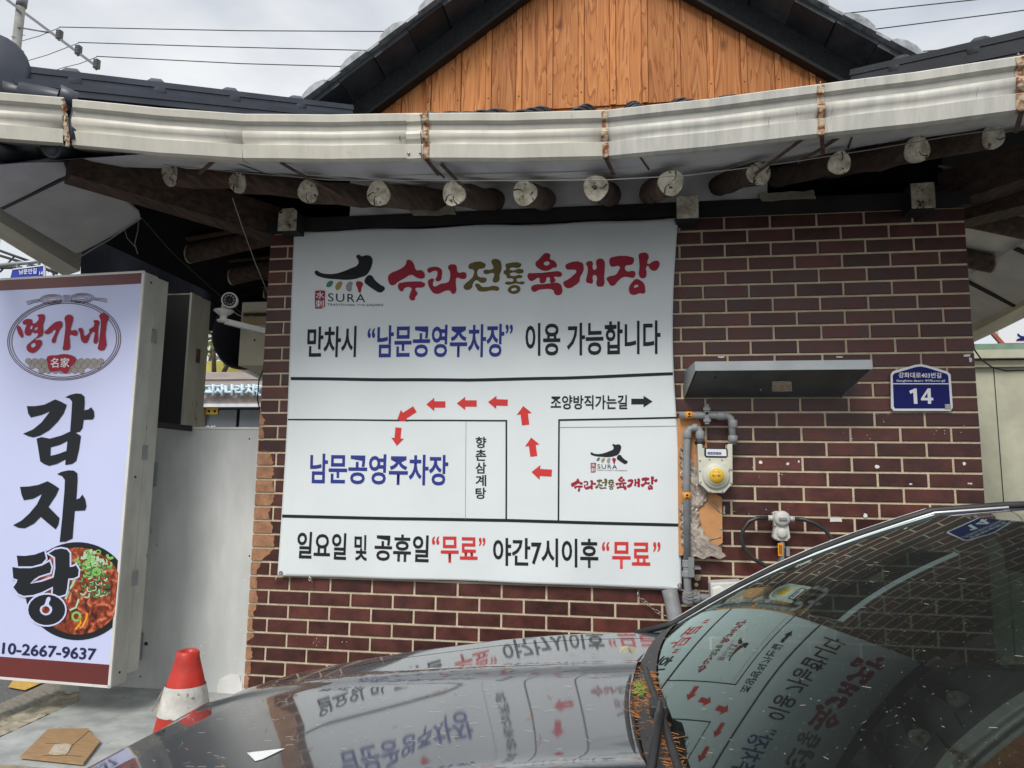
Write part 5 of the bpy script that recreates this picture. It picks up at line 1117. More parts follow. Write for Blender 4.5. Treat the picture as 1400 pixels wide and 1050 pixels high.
# ================================================================== BEYOND: street, shop, hill, pole
SHY = 9.0
shp = thing('shop_building', tuple(at(315, 560, SHY)), 'shop across the street with grey-brown cladding and pale blue 3D letters', 'shop')
a_, b_ = at(100, 585, SHY), at(480, 585, SHY); tp = at(315, 509, SHY); g_t = at(315, 553, SHY)
x0, x1 = a_.x-3, b_.x+1.5
slabs = [(509, 519), (519.3, 528), (528.3, 536.5), (536.8, 545), (545.3, 552.5)]
for i, (ya, yb) in enumerate(slabs):
    za, zb_ = at(315, ya, SHY).z, at(315, yb, SHY).z; obj('cladding_board', MB().box((x0, SHY-.04+.03*(i % 2), zb_), (x1, SHY+.6, za)), m_shop_fascia, shp)
obj('wall', MB().box((x0, SHY+.25, 0), (x1, SHY+4, g_t.z)), m_black, shp)
obj('soffit', MB().box((x0, SHY-.06, g_t.z-.05), (x1, SHY+.2, g_t.z+.01)), m_plate_white, shp)
for px0, px1 in [(150, 205), (208, 272), (281, 324.5), (329, 366), (372, 420)]:
    pA, pB = at(px0, 556, SHY+.2), at(px1, 556, SHY+.2); obj('glass_pane', MB().box((pA.x, SHY+.19, .2), (pB.x, SHY+.22, g_t.z-.08)), m_glass_dark, shp)
pA = at(276, 556, SHY+.1); obj('door_frame', MB().box((pA.x-.05, SHY+.08, 0), (pA.x+.04, SHY+.18, g_t.z-.06)), m_shop_fascia, shp)
lm = lambda x, y: at(x, y, SHY-.12)
def solid_letters(s, quad, Y, th, mat, parent, off=.03):
    o = lettering('raised_letter', s, quad, lambda x, y: at(x, y, Y), mat, parent, off=off); s_ = o.modifiers.new('depth', 'SOLIDIFY'); s_.thickness = th; s_.offset = 0; return o
for i, ch_ in enumerate('피자나라치킨'): solid_letters(ch_, qd(281+13.8*i, 294.3+13.8*i, 525.5, 525.5, 541.5, 541.5), SHY-.16, .10, m_letter_w, shp, .04)
solid_letters(')', qd(271, 280, 520, 520, 541, 541), SHY-.16, .10, m_letter_w, shp, .05)
for i in range(2):
    pA, pB = at(282+8.2*i, 558, SHY+.17), at(289.5+8.2*i, 566.5, SHY+.17); st_ = obj('yellow_sticker', MB().box((pA.x, SHY+.165, pB.z), (pB.x, SHY+.18, pA.z)), m_yellow, shp)
    obj('sticker_print', MB().lathe(((pA.x+pB.x)/2, SHY+.163, (pA.z+pB.z)/2), (0, -1, 0), [(.028, 0), (0, .001)], 10), m_ink, shp)
lettering('lettering', '우리', qd(280, 294, 581.5, 581.5, 592, 592), lambda x, y: at(x, y, SHY+.185), m_plate_white, shp, off=.02)
# hill behind the shop
def hill(u, v):
    x = lerp(-60, 20, u); y = lerp(16, 60, v); h_ = at(315, 506, 16).z
    return V((x, y, max(-.5, h_+.1+v*6.5+.25*math.sin(x*.7)+.15*math.sin(x*2.1+y)) if v > 0 else 0.0))
obj('hill', MB().grid(hill, 60, 16), m_grass, kind='structure')
def tree(name, base, h, lean, seed, label, leaves=260, spread=1.1):
    t = thing(name, tuple(base), label, 'tree', 'trees on the slope behind the shop'); rnd = random.Random(seed); b = V(base)
    tipp = b+V((lean, 0, h)); mid = lerp(b, tipp, .5)+V((lean*.2, 0, 0)); mb = MB().tube([b-V((0, 0, .2)), mid, tipp], 1, 8, rs=[.075, .055, .02])
    tips = []
    for k in range(7):
        s_ = lerp(b, tipp, rnd.uniform(.25, .9)); e = s_+V((rnd.uniform(-1, 1), rnd.uniform(-.6, .6), rnd.uniform(.3, 1.1)))*spread*.6
        mb.tube([s_, lerp(s_, e, .5)+V((0, 0, -.05)), e], 1, 5, rs=[.035, .022, .008]); tips.append(e)
    obj('trunk', mb, m_bark, t); cr_ = MB()
    for k in range(leaves):
        c = rnd.choice(tips+[tipp])+V((rnd.gauss(0, .35), rnd.gauss(0, .35), rnd.gauss(0, .3)))*spread; a1 = V((rnd.uniform(-1, 1), rnd.uniform(-1, 1), rnd.uniform(-1, 1))).normalized()*rnd.uniform(.05, .11); a2 = a1.cross(V((rnd.uniform(-1, 1), rnd.uniform(-1, 1), 1))).normalized()*a1.length*.7
        cr_.add([c-a1, c+a2, c+a1, c-a2], [(0, 1, 2, 3)])
    obj('crown', cr_, m_leafm, t, recalc=False)
zb0 = at(292, 507, 17).z
tree('slope_tree', (at(293, 507, 17).x, 17, zb0+.1), 1.5, -.12, 3, 'thin leaning tree on the grassy slope, left one above the shop roof')
tree('slope_tree', (at(305, 507, 17).x, 17, zb0+.1), 1.3, .55, 8, 'forked tree leaning right on the grassy slope above the shop roof')
for px, lb in ((284, 'bushy spring-green tree behind the two thin trees, close beside the second light box sign'), (348, 'bushy spring-green tree on the slope, behind the sloping canopy edge')):
    P = at(px, 500, 24); tree('slope_tree', (P.x, 24, P.z-.6), 2.4, .15, px, lb, 320, 1.6)

pole = thing('utility_pole', tuple(at(20, 85, 17)*1.0*V((1, 1, 0)).length/V((1, 1, 0)).length) if False else (at(20, 85, 17).x, 17, 0), 'tall concrete utility pole with a steel crossarm and three insulators', 'utility pole')
pa, pb_ = at(29.5, 0, 17), at(17, 110, 17); dd_ = (pa-pb_)/(pa.z-pb_.z); base = pb_-dd_*pb_.z; topp = pa+dd_*2.5
obj('shaft', MB().tube([base, topp], 1, 18, rs=[.19, .135]), m_pole, pole)
a_, b_ = at(10, 0, 16.8), at(135, 93, 16.8)
obj('crossarm', MB().beam(a_, b_, .07, .09), m_insul, pole)
obj('brace', MB().tube([at(22, 37, 16.9), at(70, 45, 16.85)], .025, 6), m_insul, pole)
obj('band', MB().tube([at(31, -2, 17), at(29, 9, 17)], .17, 16), m_insul, pole)
mb = MB()
for x, y in [(29, 48), (28, 70), (24, 37), (15, 50), (14, 61)]: mb.tube([at(x, y, 16.83), at(x+5, y, 16.83)], .012, 5)
obj('step_bolt', mb, m_insul, pole)
INS = [(81, 51), (107, 72), (132, 91)]; wl = [[(81, 37), (330, 42), (540, 43), (820, 32), (1140, 20), (1330, 0), (1500, -20)], [(107, 58), (300, 64), (505, 69), (800, 62), (1180, 42), (1400, 14), (1560, -8)], [(132, 77), (330, 87), (470, 91), (800, 92), (1100, 84), (1500, 50)]]
for (x, y), pts in zip(INS, wl):
    c = at(x, y, 16.8); ins = obj('insulator', MB().lathe(c+V((0, 0, -.02)), (0, 0, 1), sum([[(.06, -.04+.062*k), (.115, -.03+.062*k), (.115, -.012+.062*k), (.06, -.002+.062*k)] for k in range(5)], [(.03, -.1)])+[(.04, .29), (0, .31)], 14), m_insul, pole)
    wr = thing('power_line', tuple(at(*pts[0], 16.8)), {81: 'uppermost of the three power lines from the pole insulators', 107: 'middle power line running from the second insulator', 132: 'lowest of the three power lines, from the end of the crossarm'}[x], 'power line')
    ys = [16.8+.0*i for i in range(len(pts))]; path = []
    P_ = [at(px, py, 16.8) for px, py in pts]
    for a, b in zip(P_, P_[1:]): path += [lerp(a, b, k/6) for k in range(6)]
    path.append(P_[-1]); obj('conductor', MB().tube(path, .016, 5), m_wire, wr)
for i, (a, b) in enumerate([((81, 38), (30, 56)), ((107, 59), (28, 86)), ((132, 78), (88, 92))]):
    wr = thing('service_wire', tuple(at(*a, 16.8)), ['short wire from the first insulator back past the pole', 'short wire from the middle insulator slanting down to the pole', 'short wire from the last insulator slanting down behind the roof ridge'][i], 'wire')
    A_, B_ = at(*a, 16.8), at(*b, 18.5); obj('conductor', MB().tube([A_, lerp(A_, B_, .5)-V((0, 0, .05)), B_, B_+(B_-A_)*.8], .012, 5), m_wire, wr)
# street name sign and bundle of cables under the left eave
ss = thing('street_sign', tuple(at(38, 374, 3.2)), 'blue street name sign seen between the light box sign and the left eave', 'sign')
obj('plate', MB().prism([at(x, y, 3.2) for x, y in [(17, 368), (60, 362.5), (60.5, 385), (12, 388)]], (0, .03, 0)), M('street_sign_blue', (.01, .03, .35), rough=.35), ss)
obj('plate_border', MB().prism([at(x, y, 3.19) for x, y in [(17, 367.4), (60, 361.9), (60.3, 363.3), (17.4, 368.8)]], (0, .02, 0)).prism([at(x, y, 3.19) for x, y in [(59.3, 363), (60.6, 362), (61, 385), (59.6, 386)]], (0, .02, 0)), m_plate_white, ss)
lettering('lettering', '남문안길', qd(26, 50, 368.6, 366.5, 375, 374), lambda x, y: at(x, y, 3.185), m_plate_white, ss, off=.015)
lettering('lettering', '14', qd(53.5, 58.5, 371, 370.5, 376, 375.5), lambda x, y: at(x, y, 3.185), m_plate_white, ss, off=.015)
obj('hanger_bar', MB().tube([at(0, 363, 3.25), at(61, 356.5, 3.25)], .022, 10), m_galv, ss)
for x in (25, 38.5, 53): obj('hanger', MB().box(at(x-1, 358, 3.23), at(x+1.4, 368, 3.27)), m_galv, ss)
cb = thing('cable_bundle', tuple(at(20, 352, 9)), 'black cables on a steel bracket beyond the left eave', 'cable')
for pts in [[(-5, 341), (40, 357)], [(-5, 348), (75, 372)], [(0, 372), (20, 350)], [(-5, 366), (30, 366)], [(60, 366), (78, 374)]]: obj('cable', MB().tube([at(*p_, 9) for p_ in pts], .03 if pts[0][1] != 372 else .018, 6), m_wire, cb)
mb = MB(); rnd = random.Random(2)
for k in range(14): c = at(rnd.uniform(66, 77), rnd.uniform(367, 374), 9); mb.tube([c, c+V((rnd.uniform(-.1, .1), 0, rnd.uniform(-.1, .1)))], .012, 4)
obj('cable_coil', mb, m_wire, cb)

# ================================================================== BEYOND THE RIGHT END OF THE WALL
NBY = 3.0
nbt = thing('cream_building', tuple(at(1380, 690, NBY)*1), 'cream rendered building with a green strip, right of the brick wall', 'building')
nbt.location.z = 0; ORG[nbt.name] = V(nbt.location)
zc1 = at(1370, 503, NBY).z; zc2 = at(1370, 494, NBY).z; zc3 = at(1370, 481, NBY).z; zc4 = at(1370, 472, NBY).z; xa = 1.0
obj('wall', MB().box((xa, NBY, 0), (7, NBY+5, zc1)), m_cream_wall, nbt)
obj('cornice', MB().box((xa, NBY-.05, zc1+.003), (7, NBY+5, zc2)), m_cream_wall, nbt)
obj('cornice', MB().box((xa, NBY-.11, zc2+.012), (7, NBY+5, zc3)), m_cream_wall, nbt)
mb = MB().box((xa, NBY-.08, zc3+.003), (7, NBY+5, zc4)); obj('green_roof_edge', mb, m_green_strip, nbt)
obj('wall_joint', MB().box((at(1362, 560, NBY).x, NBY-.004, 0), (at(1362, 560, NBY).x+.006, NBY+.01, zc1)), m_black, nbt)
fbn = thing('advert_board', tuple(at(1390, 470, NBY)), 'white advert board with dark brush marks and a red frame above the green strip', 'sign')
fbn.location.z = zc4; ORG[fbn.name] = V(fbn.location)
pa = at(1366, 470, NBY+.1); obj('board', MB().box((pa.x, NBY+.10, zc4+.002), (pa.x+2.5, NBY+.13, zc4+.8)), m_plate_white, fbn)
obj('red_frame', MB().box((pa.x-.02, NBY+.06, zc4+.002), (pa.x+2.5, NBY+.098, zc4+.03)).beam((pa.x+.02, NBY+.07, zc4+.01), (pa.x-.12, NBY+.07, zc4+.2), .03, .03), m_redbrown, fbn)
print_shape('brush_mark', [[(1391, 456), (1396, 459), (1408, 459), (1420, 456), (1420, 464), (1400, 463)], [(1389, 466), (1395, 462), (1404, 464), (1410, 470), (1390, 471)]], (0, 0), 1, lambda x, y: at(x, y, NBY+.095), m_navy, fbn)
cbl = thing('drooping_cable', tuple(at(1340, 500, .3)), 'thin black cable drooping from the right end of the brick wall', 'cable')
obj('strand', MB().tube([at(x, y, .3) for x, y in [(1330, 466), (1332, 478), (1342, 492), (1356, 502), (1375, 507), (1410, 506)]], .004, 5), m_wire, cbl)

# ================================================================== THE PARKED CAR (nose to the left)
CYc = -2.03
car = thing('parked_car', (-.6, CYc, 0), 'glossy black saloon car parked along the wall, dusty windscreen with pine needles', 'car')
HX = [-3.02, -2.99, -2.94, -2.87, -2.78, -2.62, -2.42, -2.2, -1.9, -1.66, -1.49]
HZ = [.40, .60, .69, .757, .806, .858, .905, .948, .997, 1.026, 1.043]
WX = [-3.02, -2.99, -2.94, -2.87, -2.78, -2.62, -2.42, -2.2, -1.9, -1.4, 0, 1.2, 1.6]
WW = [.66, .74, .81, .86, .90, .93, .946, .953, .960, .965, .97, .95, .86]
def smooth(t): t = max(0, min(1, t)); return t*t*(3-2*t)
def hood_z(x, w):
    z = interp(x, HX, HZ); a = abs(w); W_ = interp(x, WX, WW)
    z -= .016*(a/W_)**2.2
    cr_ = lerp(.60, .34, smooth((x+2.9)/1.4))      # crease line running back from the lamp
    z += .011*math.exp(-((a-cr_)/.045)**2)-.003*smooth((a-cr_)/.10)*1.0
    z -= .060*smooth((a-W_+.085)/.085)**1.5
    return z
def hoodfn(u, v):
    x = interp(u, [0, .1, .3, 1], [-3.02, -2.96, -2.75, -1.49]); t = lerp(-1, 1, v); t = math.copysign(1-(1-abs(t))**1.35, t)
    W_ = interp(x, WX, WW); w = t*W_
    if u > .9: x += .125*(w/.83)**2*((u-.9)/.1)**2
    return V((x, CYc+w, hood_z(min(x, -1.49), w)))
SPL = .80
def hood_part(w0, w1):
    def fn(u, v):
        x = interp(u, [0, .1, .3, 1], [-3.02, -2.96, -2.75, -1.49]); W_ = interp(x, WX, WW); w = lerp(w0, w1, v)*W_
        xx = x+(.125*(w/.83)**2*((u-.85)/.15)**2 if u > .85 else 0)
        return V((xx, CYc+w, hood_z(x, w)))
    return fn
obj('hood', MB().grid(hood_part(-.795, .795), 90, 70), m_paint, car, recalc=False)
for s_ in (-1, 1):
    obj('fender', MB().grid(hood_part(.803*s_, 1.0*s_), 90, 16), m_paint, car)
    # body side
    def side(u, v):
        x = lerp(-3.02, 1.6, u); W_ = interp(x, WX, WW); zt_ = interp(x, HX+[0, 1.0, 1.6], [h-.076 for h in HZ]+[.945, .97, .90]) if x < -1.49 else interp(x, [-1.49, 0, 1.0, 1.6], [.935, .95, .97, .90])
        z = lerp(zt_, .24, v); return V((x, CYc+s_*(W_+.03*math.sin(PI*min(1, v*1.15))*(1 if x > -2.8 else .3)-.05*smooth((v-.85)/.15)), z))
    obj('body_side', MB().grid(side, 70, 12), m_paint, car)
    for x0, x1 in ((-1.18, -.22), (-.20, .72)):
        ds = lambda u, v: (lambda p: V((p.x, p.y+s_*.004, p.z)))(side((lerp(x0, x1, u)+3.02)/4.62, lerp(.02, .84, v)))
        d_ = obj('door', MB().grid(ds, 14, 12), m_paint, car)
        hp = ds(.82, .18); obj('handle', MB().beam(hp+V((-.09, s_*.02, 0)), hp+V((.06, s_*.02, 0)), .02, .026), m_chrome, d_)
    for xw in (-2.30, .72):
        c = V((xw, CYc+s_*.975, .33)); obj('wheel_arch', MB().lathe(c+V((0, -s_*.02, .03)), (0, s_, 0), [(.38, 0), (.385, .03), (.33, .035), (0, .01)], 30), m_trim, car)
        wh = obj('wheel', MB().lathe(c+V((0, 0, 0)), (0, s_, 0), [(.20, -.16), (.31, -.16), (.33, -.13), (.33, .01), (.30, .04), (.22, .04)], 32), m_tyre, car)
        mb = MB().lathe(c, (0, s_, 0), [(.22, .02), (.21, .035), (.19, .02)], 30).lathe(c, (0, s_, 0), [(.05, .02), (.05, .035), (0, .035)], 12)
        for k in range(5): an = k*2*PI/5; mb.beam(c+V((.03*math.cos(an), s_*.022, .03*math.sin(an))), c+V((.2*math.cos(an), s_*.022, .2*math.sin(an))), .05, .02, up=(0, 1, 0))
        obj('rim', mb, m_rim, wh)
    hl = [hood_part(.60*s_, .93*s_)(a, b) for a, b in [(.05, 0), (.05, 1), (.16, 1), (.13, 0)]]
    obj('headlight', MB().grid(lambda u, v: (lambda p: p+V((-.006, 0, .005)))(hood_part(.62*s_, .93*s_)(lerp(.03, .12+.10*v, u), v)), 12, 12), m_glass_dark, car)
obj('bumper', MB().grid(lambda u, v: (lambda w, W_: V((-3.03-.05*math.sin(PI*v)+.28*abs(w/.8)**3.2*1.0, CYc+w, lerp(.42, .20, v))))(lerp(-.86, .86, u), 0), 24, 6), m_paint, car)
obj('grille', MB().grid(lambda u, v: V((-3.045+.10*abs(lerp(-1, 1, u))**3, CYc+lerp(-.42, .42, u), lerp(.60, .36, v))), 12, 4), m_trim, car)
obj('tail', MB().grid(lambda u, v: (lambda w: V((interp(v, [0, .45, .6, 1], [1.05, 1.52, 1.62, 1.64])-.12*abs(w/.85)**3, CYc+w, interp(v, [0, .45, .6, 1], [1.02, 1.0, .93, .26]))))(lerp(-.84, .84, u)), 24, 14), m_paint, car)
obj('underbody', MB().box((-2.95, CYc-.80, .20), (1.55, CYc+.80, .42)), m_trim, car)
# cowl, windscreen, pillars, roof
def gb(s_): w = lerp(.895, -.895, s_); return V((-1.35-.105*(1-(w/.895)**2), CYc+w, 1.052-.012*abs(w/.895)**3))
def gt(s_): w = lerp(.612, -.612, s_); return V((-.655-.055*(1-(w/.612)**2), CYc+w, 1.425+.010*(1-(w/.612)**2)))
def wind(u, v):
    a, b = gb(u), gt(u); p = lerp(a, b, v); n_ = V((-.45, 0, .89)); return p+n_*(.030*math.sin(PI*v)**1.0+.010*math.sin(PI*v)*math.sin(PI*u))
obj('windscreen', MB().grid(wind, 60, 50), m_glass, car, recalc=False)
obj('cowl_panel', MB().grid(lambda u, v: (lambda w: V((interp(v, [0, .12, .35, .8, 1], [-1.492, -1.478, -1.46, -1.41, -1.38])+.125*(w/.83)**2-.008+ (0 if v < .9 else .0), CYc+w, interp(v, [0, .12, .35, .8, 1], [1.030, 1.046, 1.012, 1.010, 1.035])-.032*(abs(w)/.9)**2.2-.02*(abs(w)/.86)**6)))(lerp(-.925, .925, u)), 50, 14), m_trim, car, recalc=False)
mb = MB(); cs = [V((-1.497+.125*(w/.83)**2, CYc+w, 1.041-.030*(abs(w)/.912)**2.2-.004)) for w in [lerp(-.91, .91, k/30) for k in range(31)]]
obj('hood_seal', mb.tube(cs, .0075, 8), m_black_rub, car)
obj('glass_edge', MB().grid(lambda u, v: wind(u, lerp(-.03, .035, v))+V((-.002, 0, .003)), 40, 2), m_black_rub, car)
for s_, uu in ((1, 0), (-1, 1)):
    # pillar from the fender corner up to the roof, carried on as the roof rail
    path = [V((-1.46, CYc+s_*.925, 1.005))]+[wind(uu, t)+V((.012, s_*.026, .002)) for t in (0, .15, .3, .45, .6, .75, .9, 1.0)]+[V((-.45, CYc+s_*.648, 1.445)), V((-.1, CYc+s_*.66, 1.462)), V((.4, CYc+s_*.66, 1.445)), V((.75, CYc+s_*.66, 1.37)), V((1.12, CYc+s_*.77, 1.05))]
    mb = MB(); secs = []
    for i, p in enumerate(path):
        d = (path[min(i+1, len(path)-1)]-path[max(i-1, 0)]).normalized(); sx = V((0, s_, 0)); sx = (sx-d*sx.dot(d)).normalized(); uz = d.cross(sx)*(-s_)
        if uz.z < 0: uz = -uz
        secs.append([p+sx*a+uz*b for a, b in ((-.026, .006), (-.010, .012), (.014, .003), (.026, -.014), (.030, -.040), (.0, -.045), (-.026, -.02))])
    m_ = 7; vs = [q for s__ in secs for q in s__]
    mb.add(vs, [(i*m_+k, i*m_+(k+1) % m_, (i+1)*m_+(k+1) % m_, (i+1)*m_+k) for i in range(len(secs)-1) for k in range(m_)], 0, True)
    obj('pillar', mb, m_paint, car)
    tr_ = [p+V((-.006, -s_*.006, .0105)) for p in path[:11]]; obj('pillar_seal', MB().tube([p+V((0, -s_*.016, -.002)) for p in tr_], .010, 8), m_black_rub, car)
    obj('bright_strip', MB().tube([p+V((0, s_*.036, .007)) for p in path[1:13]], .0060, 8), m_alum, car); obj('glass_strip', MB().tube([p+V((-.004, -s_*.040, .004)) for p in path[1:10]], .0032, 6), m_alum, car)
    # side windows
    top = lambda x: interp(x, [-1.20, -.64, -.3, .4, .72, 1.0], [1.09, 1.385, 1.41, 1.41, 1.34, 1.08])
    for x0, x1 in ((-1.12, -.23), (-.18, .60)):
        sw = lambda u, v: (lambda x: V((x, CYc+s_*lerp(.935, lerp(.935, .675, (top(x)-.955)/.46), v), lerp(.955, top(x), v))))(lerp(x0, x1, u))
        obj('side_window', MB().grid(sw, 12, 6), m_glass_s, car, recalc=False)
    obj('belt_trim', MB().tube([V((x, CYc+s_*.95, .952)) for x in (-1.3, -.6, 0, .5, .95)], .008, 6), m_trim, car)
    obj('middle_pillar', MB().beam((-.205, CYc+s_*.940, .95), (-.19, CYc+s_*.675, 1.42), .03, .05), m_trim, car)
    obj('rear_pillar', MB().add([(.62, CYc+s_*.935, .955), (1.15, CYc+s_*.90, .975), (1.0, CYc+s_*.79, 1.10), (.70, CYc+s_*.68, 1.37), (.62, CYc+s_*.68, 1.39)], [(0, 1, 2, 3, 4)]), m_paint, car)
    # door mirror
    mc = V((-1.03, CYc+s_*1.05, 1.055)); mr_ = obj('door_mirror', MB().lathe(mc, (-1, s_*.15, 0), [(.001, .095), (.05, .085), (.078, .055), (.088, .015), (.088, -.01), (.08, -.018), (.001, -.018)], 20), m_paint, car)
    for v in mr_.data.vertices: v.co.y = (v.co.y-(mc.y-CYc))*1.25+(mc.y-CYc); v.co.z = (v.co.z-mc.z)*.78+mc.z
    obj('mirror_foot', MB().beam(mc+V((0, -s_*.08, -.03)), mc+V((.02, -s_*.16, -.08)), .05, .03), m_trim, mr_)
roofp = lambda u, v: (lambda w, x: V((x, CYc+w, interp(x, [-.72, -.62, -.4, 0, .4, .75], [1.432, 1.445, 1.468, 1.484, 1.474, 1.40])-.028*abs(w/.65)**3)))(lerp(-.645, .645, v), lerp(gt(lerp(.0, 1, 1-v)).x, .75, u))
obj('roof', MB().grid(roofp, 40, 24), m_paint, car, recalc=False)
obj('rear_window', MB().grid(lambda u, v: V((lerp(.75, 1.10, u), CYc+lerp(-.57, .57, v)*lerp(1, 1.25, u), lerp(1.39, 1.05, u))), 8, 8), m_glass_s, car, recalc=False)
obj('parcel_deck', MB().grid(lambda u, v: V((lerp(.95, 1.10, u), CYc+lerp(-.8, .8, v), 1.03)), 4, 6), m_trim, car)
# inside
obj('headliner', MB().grid(lambda u, v: roofp(lerp(.03, 1, u), lerp(.03, .97, v))+V((0, 0, -.03)), 16, 10), m_headliner, car, recalc=False)
for s_, uu in ((1, 0), (-1, 1)): obj('pillar_trim', MB().tube([wind(uu, t)+V((.050, s_*.012, -.040)) for t in (0, .3, .6, .98)]+[V((-.3, CYc+s_*.61, 1.40)), V((.5, CYc+s_*.61, 1.40))], .026, 10), m_headliner, car)
obj('grab_handle', MB().tube([V((-.50, CYc+.59, 1.385)), V((-.49, CYc+.57, 1.35)), V((-.32, CYc+.57, 1.35)), V((-.31, CYc+.59, 1.39))], .010, 8), m_headliner, car)
obj('dashboard', MB().grid(lambda u, v: V((lerp(-1.38, -.88, v)-.05*math.sin(PI*u), CYc+lerp(-.78, .78, u), interp(v, [0, .3, .8, 1], [1.01, 1.00, .985, .86])+.012*math.sin(PI*u))), 20, 8), m_dash, car)
obj('dashboard_hood', MB().lathe((-1.02, CYc-.38, .97), (0, 0, 1), [(.20, 0), (.19, .03), (.12, .055), (0, .06)], 20), m_dash, car)
sw_c = V((-.72, CYc-.38, .93)); sax = V((.9, 0, .45)).normalized(); t1 = sax.cross(V((0, 1, 0))).normalized()
obj('steering_wheel', MB().tube([sw_c+(t1*math.cos(a)+V((0, 1, 0))*math.sin(a))*.18 for a in [2*PI*i/28 for i in range(29)]], .014, 8, cap=False).beam(sw_c-V((0, .17, 0)), sw_c+V((0, .17, 0)), .03, .03).lathe(sw_c, sax, [(.07, -.02), (.06, .02), (0, .03)], 14), m_trim, car)
for yy in (-.38, .38):
    seat_ = obj('seat', MB().box((-.45, CYc+yy-.25, .38), (.05, CYc+yy+.25, .55)), m_seat, car); bevel(seat_, .05, 3)
    st_ = obj('seat_back', MB().beam((.02, CYc+yy, .5), (.20, CYc+yy, 1.08), .48, .14, up=(1, 0, 0)), m_seat, car); bevel(st_, .05, 3)
    bevel(obj('headrest', MB().box((.15, CYc+yy-.13, 1.12), (.25, CYc+yy+.13, 1.30)), m_seat, car), .04, 3)
bevel(obj('rear_bench', MB().box((.55, CYc-.62, .4), (.75, CYc+.62, 1.05)), m_seat, car), .05, 3)
obj('inner_mirror', MB().box((-.70, CYc-.12, 1.33), (-.68, CYc+.12, 1.395)), m_black, car)
p = wind(.33, .80); tp_ = obj('toll_pass_device', MB().beam(p+V((.03, -.045, -.02)), p+V((.03, .045, -.02)), .035, .012), m_galv, car); bevel(tp_, .003)
obj('device_mount', MB().lathe(p+V((.04, -.02, -.04)), (0, 0, 1), [(.014, 0), (.016, .008), (.008, .016)], 10), m_screw, car)
# wipers
for (ua, va), (ub, vb_), nm in [((.40, .015), (.80, .02), 'wiper'), ((.84, .03), (.99, .04), 'wiper')]:
    pts = [wind(lerp(ua, ub, t), lerp(va, vb_, t)+.02*math.sin(PI*t))+V((-.012, 0, .016)) for t in [i/10 for i in range(11)]]
    wp_ = obj(nm, MB().tube(pts, .007, 8), m_black_rub, car)
    obj('wiper_blade', MB().tube([p+V((.004, 0, -.009)) for p in pts], .004, 5), m_black, wp_)
    arm = [pts[5]+V((-.0, 0, .012)), pts[6]+V((-.01, 0, .012)), wind(ub, -.05)+V((-.03, 0, .01))]
    obj('wiper_arm', MB().tube(arm, .008, 8), m_trim, wp_); bevel(obj('wiper_joint', MB().box(pts[5]+V((-.02, -.025, -.004)), pts[5]+V((.012, .03, .018))), m_black_rub, wp_), .004)

# ---- pine needles, leaves and scraps lying on the car
def needles(name, fn, n, mat, label, ln=(.015, .035), seed=1, kind='stuff', th=.0005, flat=.25):
    rnd = random.Random(seed); mb = MB()
    for k in range(n):
        p = fn(rnd); a = rnd.uniform(0, 2*PI); l = rnd.uniform(*ln)/2; d = V((math.cos(a), math.sin(a), rnd.uniform(-flat, flat)))*l; w_ = V((-math.sin(a), math.cos(a), 0))*th
        mb.add([p-d-w_, p-d+w_, p+d+w_, p+d-w_, p+V((0, 0, th*1.6))-d, p+V((0, 0, th*1.6))+d], [(0, 3, 5, 4), (4, 5, 2, 1), (0, 1, 2, 3)])
    return obj(name, mb, mat, label=label, cat='needles', kind=kind, recalc=False)
def cow(rnd):
    w = rnd.choice([rnd.gauss(.10, .09), rnd.gauss(-.02, .05), rnd.gauss(.28, .08), rnd.uniform(-.3, .5)]); vv = rnd.gauss(.42, .16)
    return V((lerp(-1.492, -1.40, max(.05, min(.95, vv)))+.125*(w/.83)**2-.004, CYc+w, 1.032+rnd.uniform(-.004, .016)-.02*abs(w/.9)**2))
needles('pine_needles', cow, 1000, m_needle, 'orange dry pine needles caught in the black cowl below the windscreen', seed=2)
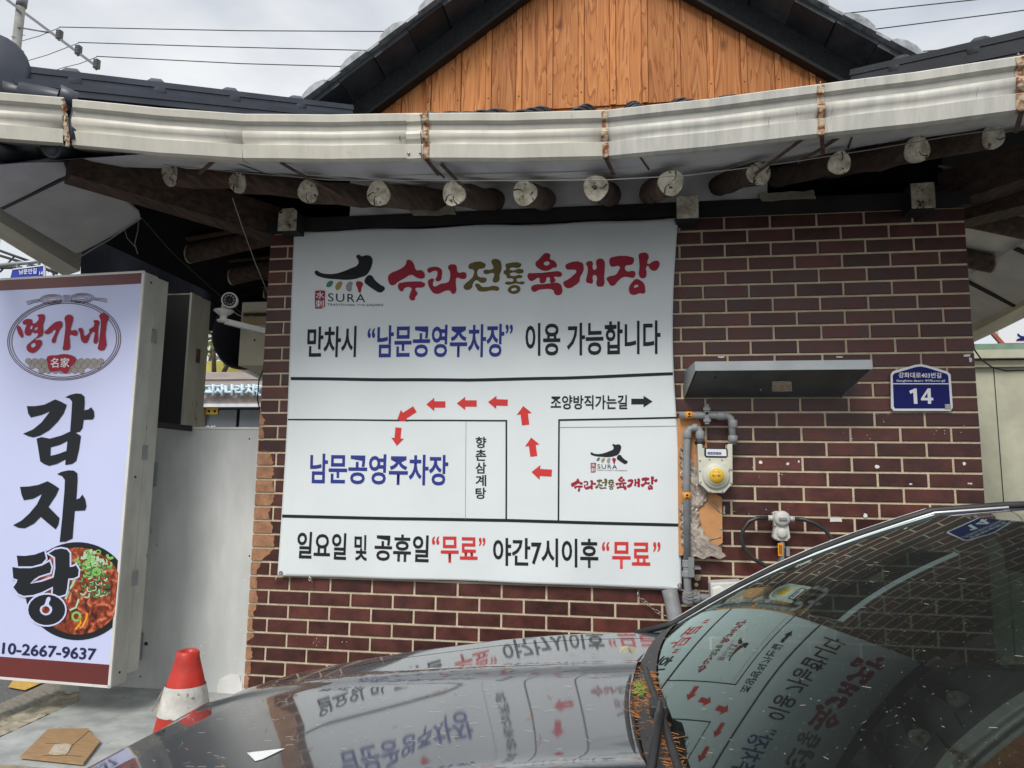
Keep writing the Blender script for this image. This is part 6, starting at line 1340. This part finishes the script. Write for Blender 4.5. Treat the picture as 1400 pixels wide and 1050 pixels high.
needles('pine_needles', lambda r: (lambda u: wind(u, .02+r.gauss(0, .008))+V((-.004, 0, .006+r.uniform(0, .008))))(r.uniform(.40, .80)), 420, m_needle, 'orange pine needles heaped along the wiper blade', seed=4)
def hoodp(r):
    x, w = r.uniform(-2.75, -1.55), r.uniform(-.78, .62); return V((x, CYc+w, hood_z(x, w)+.002))
needles('pine_needles', hoodp, 60, m_needle, 'dry pine needles scattered on the black bonnet', seed=6, flat=.02, ln=(.010, .024))
needles('plant_fibres', hoodp, 420, M('pale_fibre', (.42, .40, .34), rough=.8), 'pale dusty fibres scattered on the black bonnet', seed=9, flat=.02, th=.00025, ln=(.005, .018))
needles('pine_needles', lambda r: wind(r.uniform(.02, .98), r.uniform(.02, .8)**1.5)+V((-.001, 0, .003)), 160, m_needle_g if False else M('pale_needle', (.36, .33, .26), rough=.8), 'pale needle fragments scattered on the windscreen', seed=7, flat=.05, th=.00028, ln=(.004, .012))
needles('moss_tuft', lambda r: V((-1.462+r.gauss(0, .006), CYc+.10+r.gauss(0, .022), 1.042+r.uniform(0, .018))), 140, m_needle_g, 'small yellow-green moss tuft in the cowl gap', seed=8, flat=.8)
rnd = random.Random(12); c = atz(858, 889, 1.05); ring = [c+V((.022*math.cos(t)*(1+rnd.uniform(-.2, .3)), .035*math.sin(t)*(1+rnd.uniform(-.2, .2)), .006*math.sin(3*t))) for t in [2*PI*i/9 for i in range(9)]]
tz = thing('dead_leaf', tuple(c), 'pale dead leaf stuck on the black corner of the cowl', 'leaf'); obj('blade', MB().add(ring+[c+V((0, 0, .012))], [(i, (i+1) % 9, 9) for i in range(9)]), m_leaf, tz)
def on_hood(px, py):
    z = .9
    for _ in range(12):
        P = atz(px, py, z); z = hood_z(P.x, P.y-CYc)
    return atz(px, py, z+.003)
sc_ = [on_hood(x, y) for x, y in [(338, 1029), (389, 1023), (360, 1037), (349, 1040)]]
tz = thing('paper_scrap', tuple(sc_[0]), 'torn white paper scrap on the bonnet near the bottom of the picture', 'paper'); o = obj('scrap', MB().prism(sc_, (0, 0, -.001)), m_paper_w, tz)
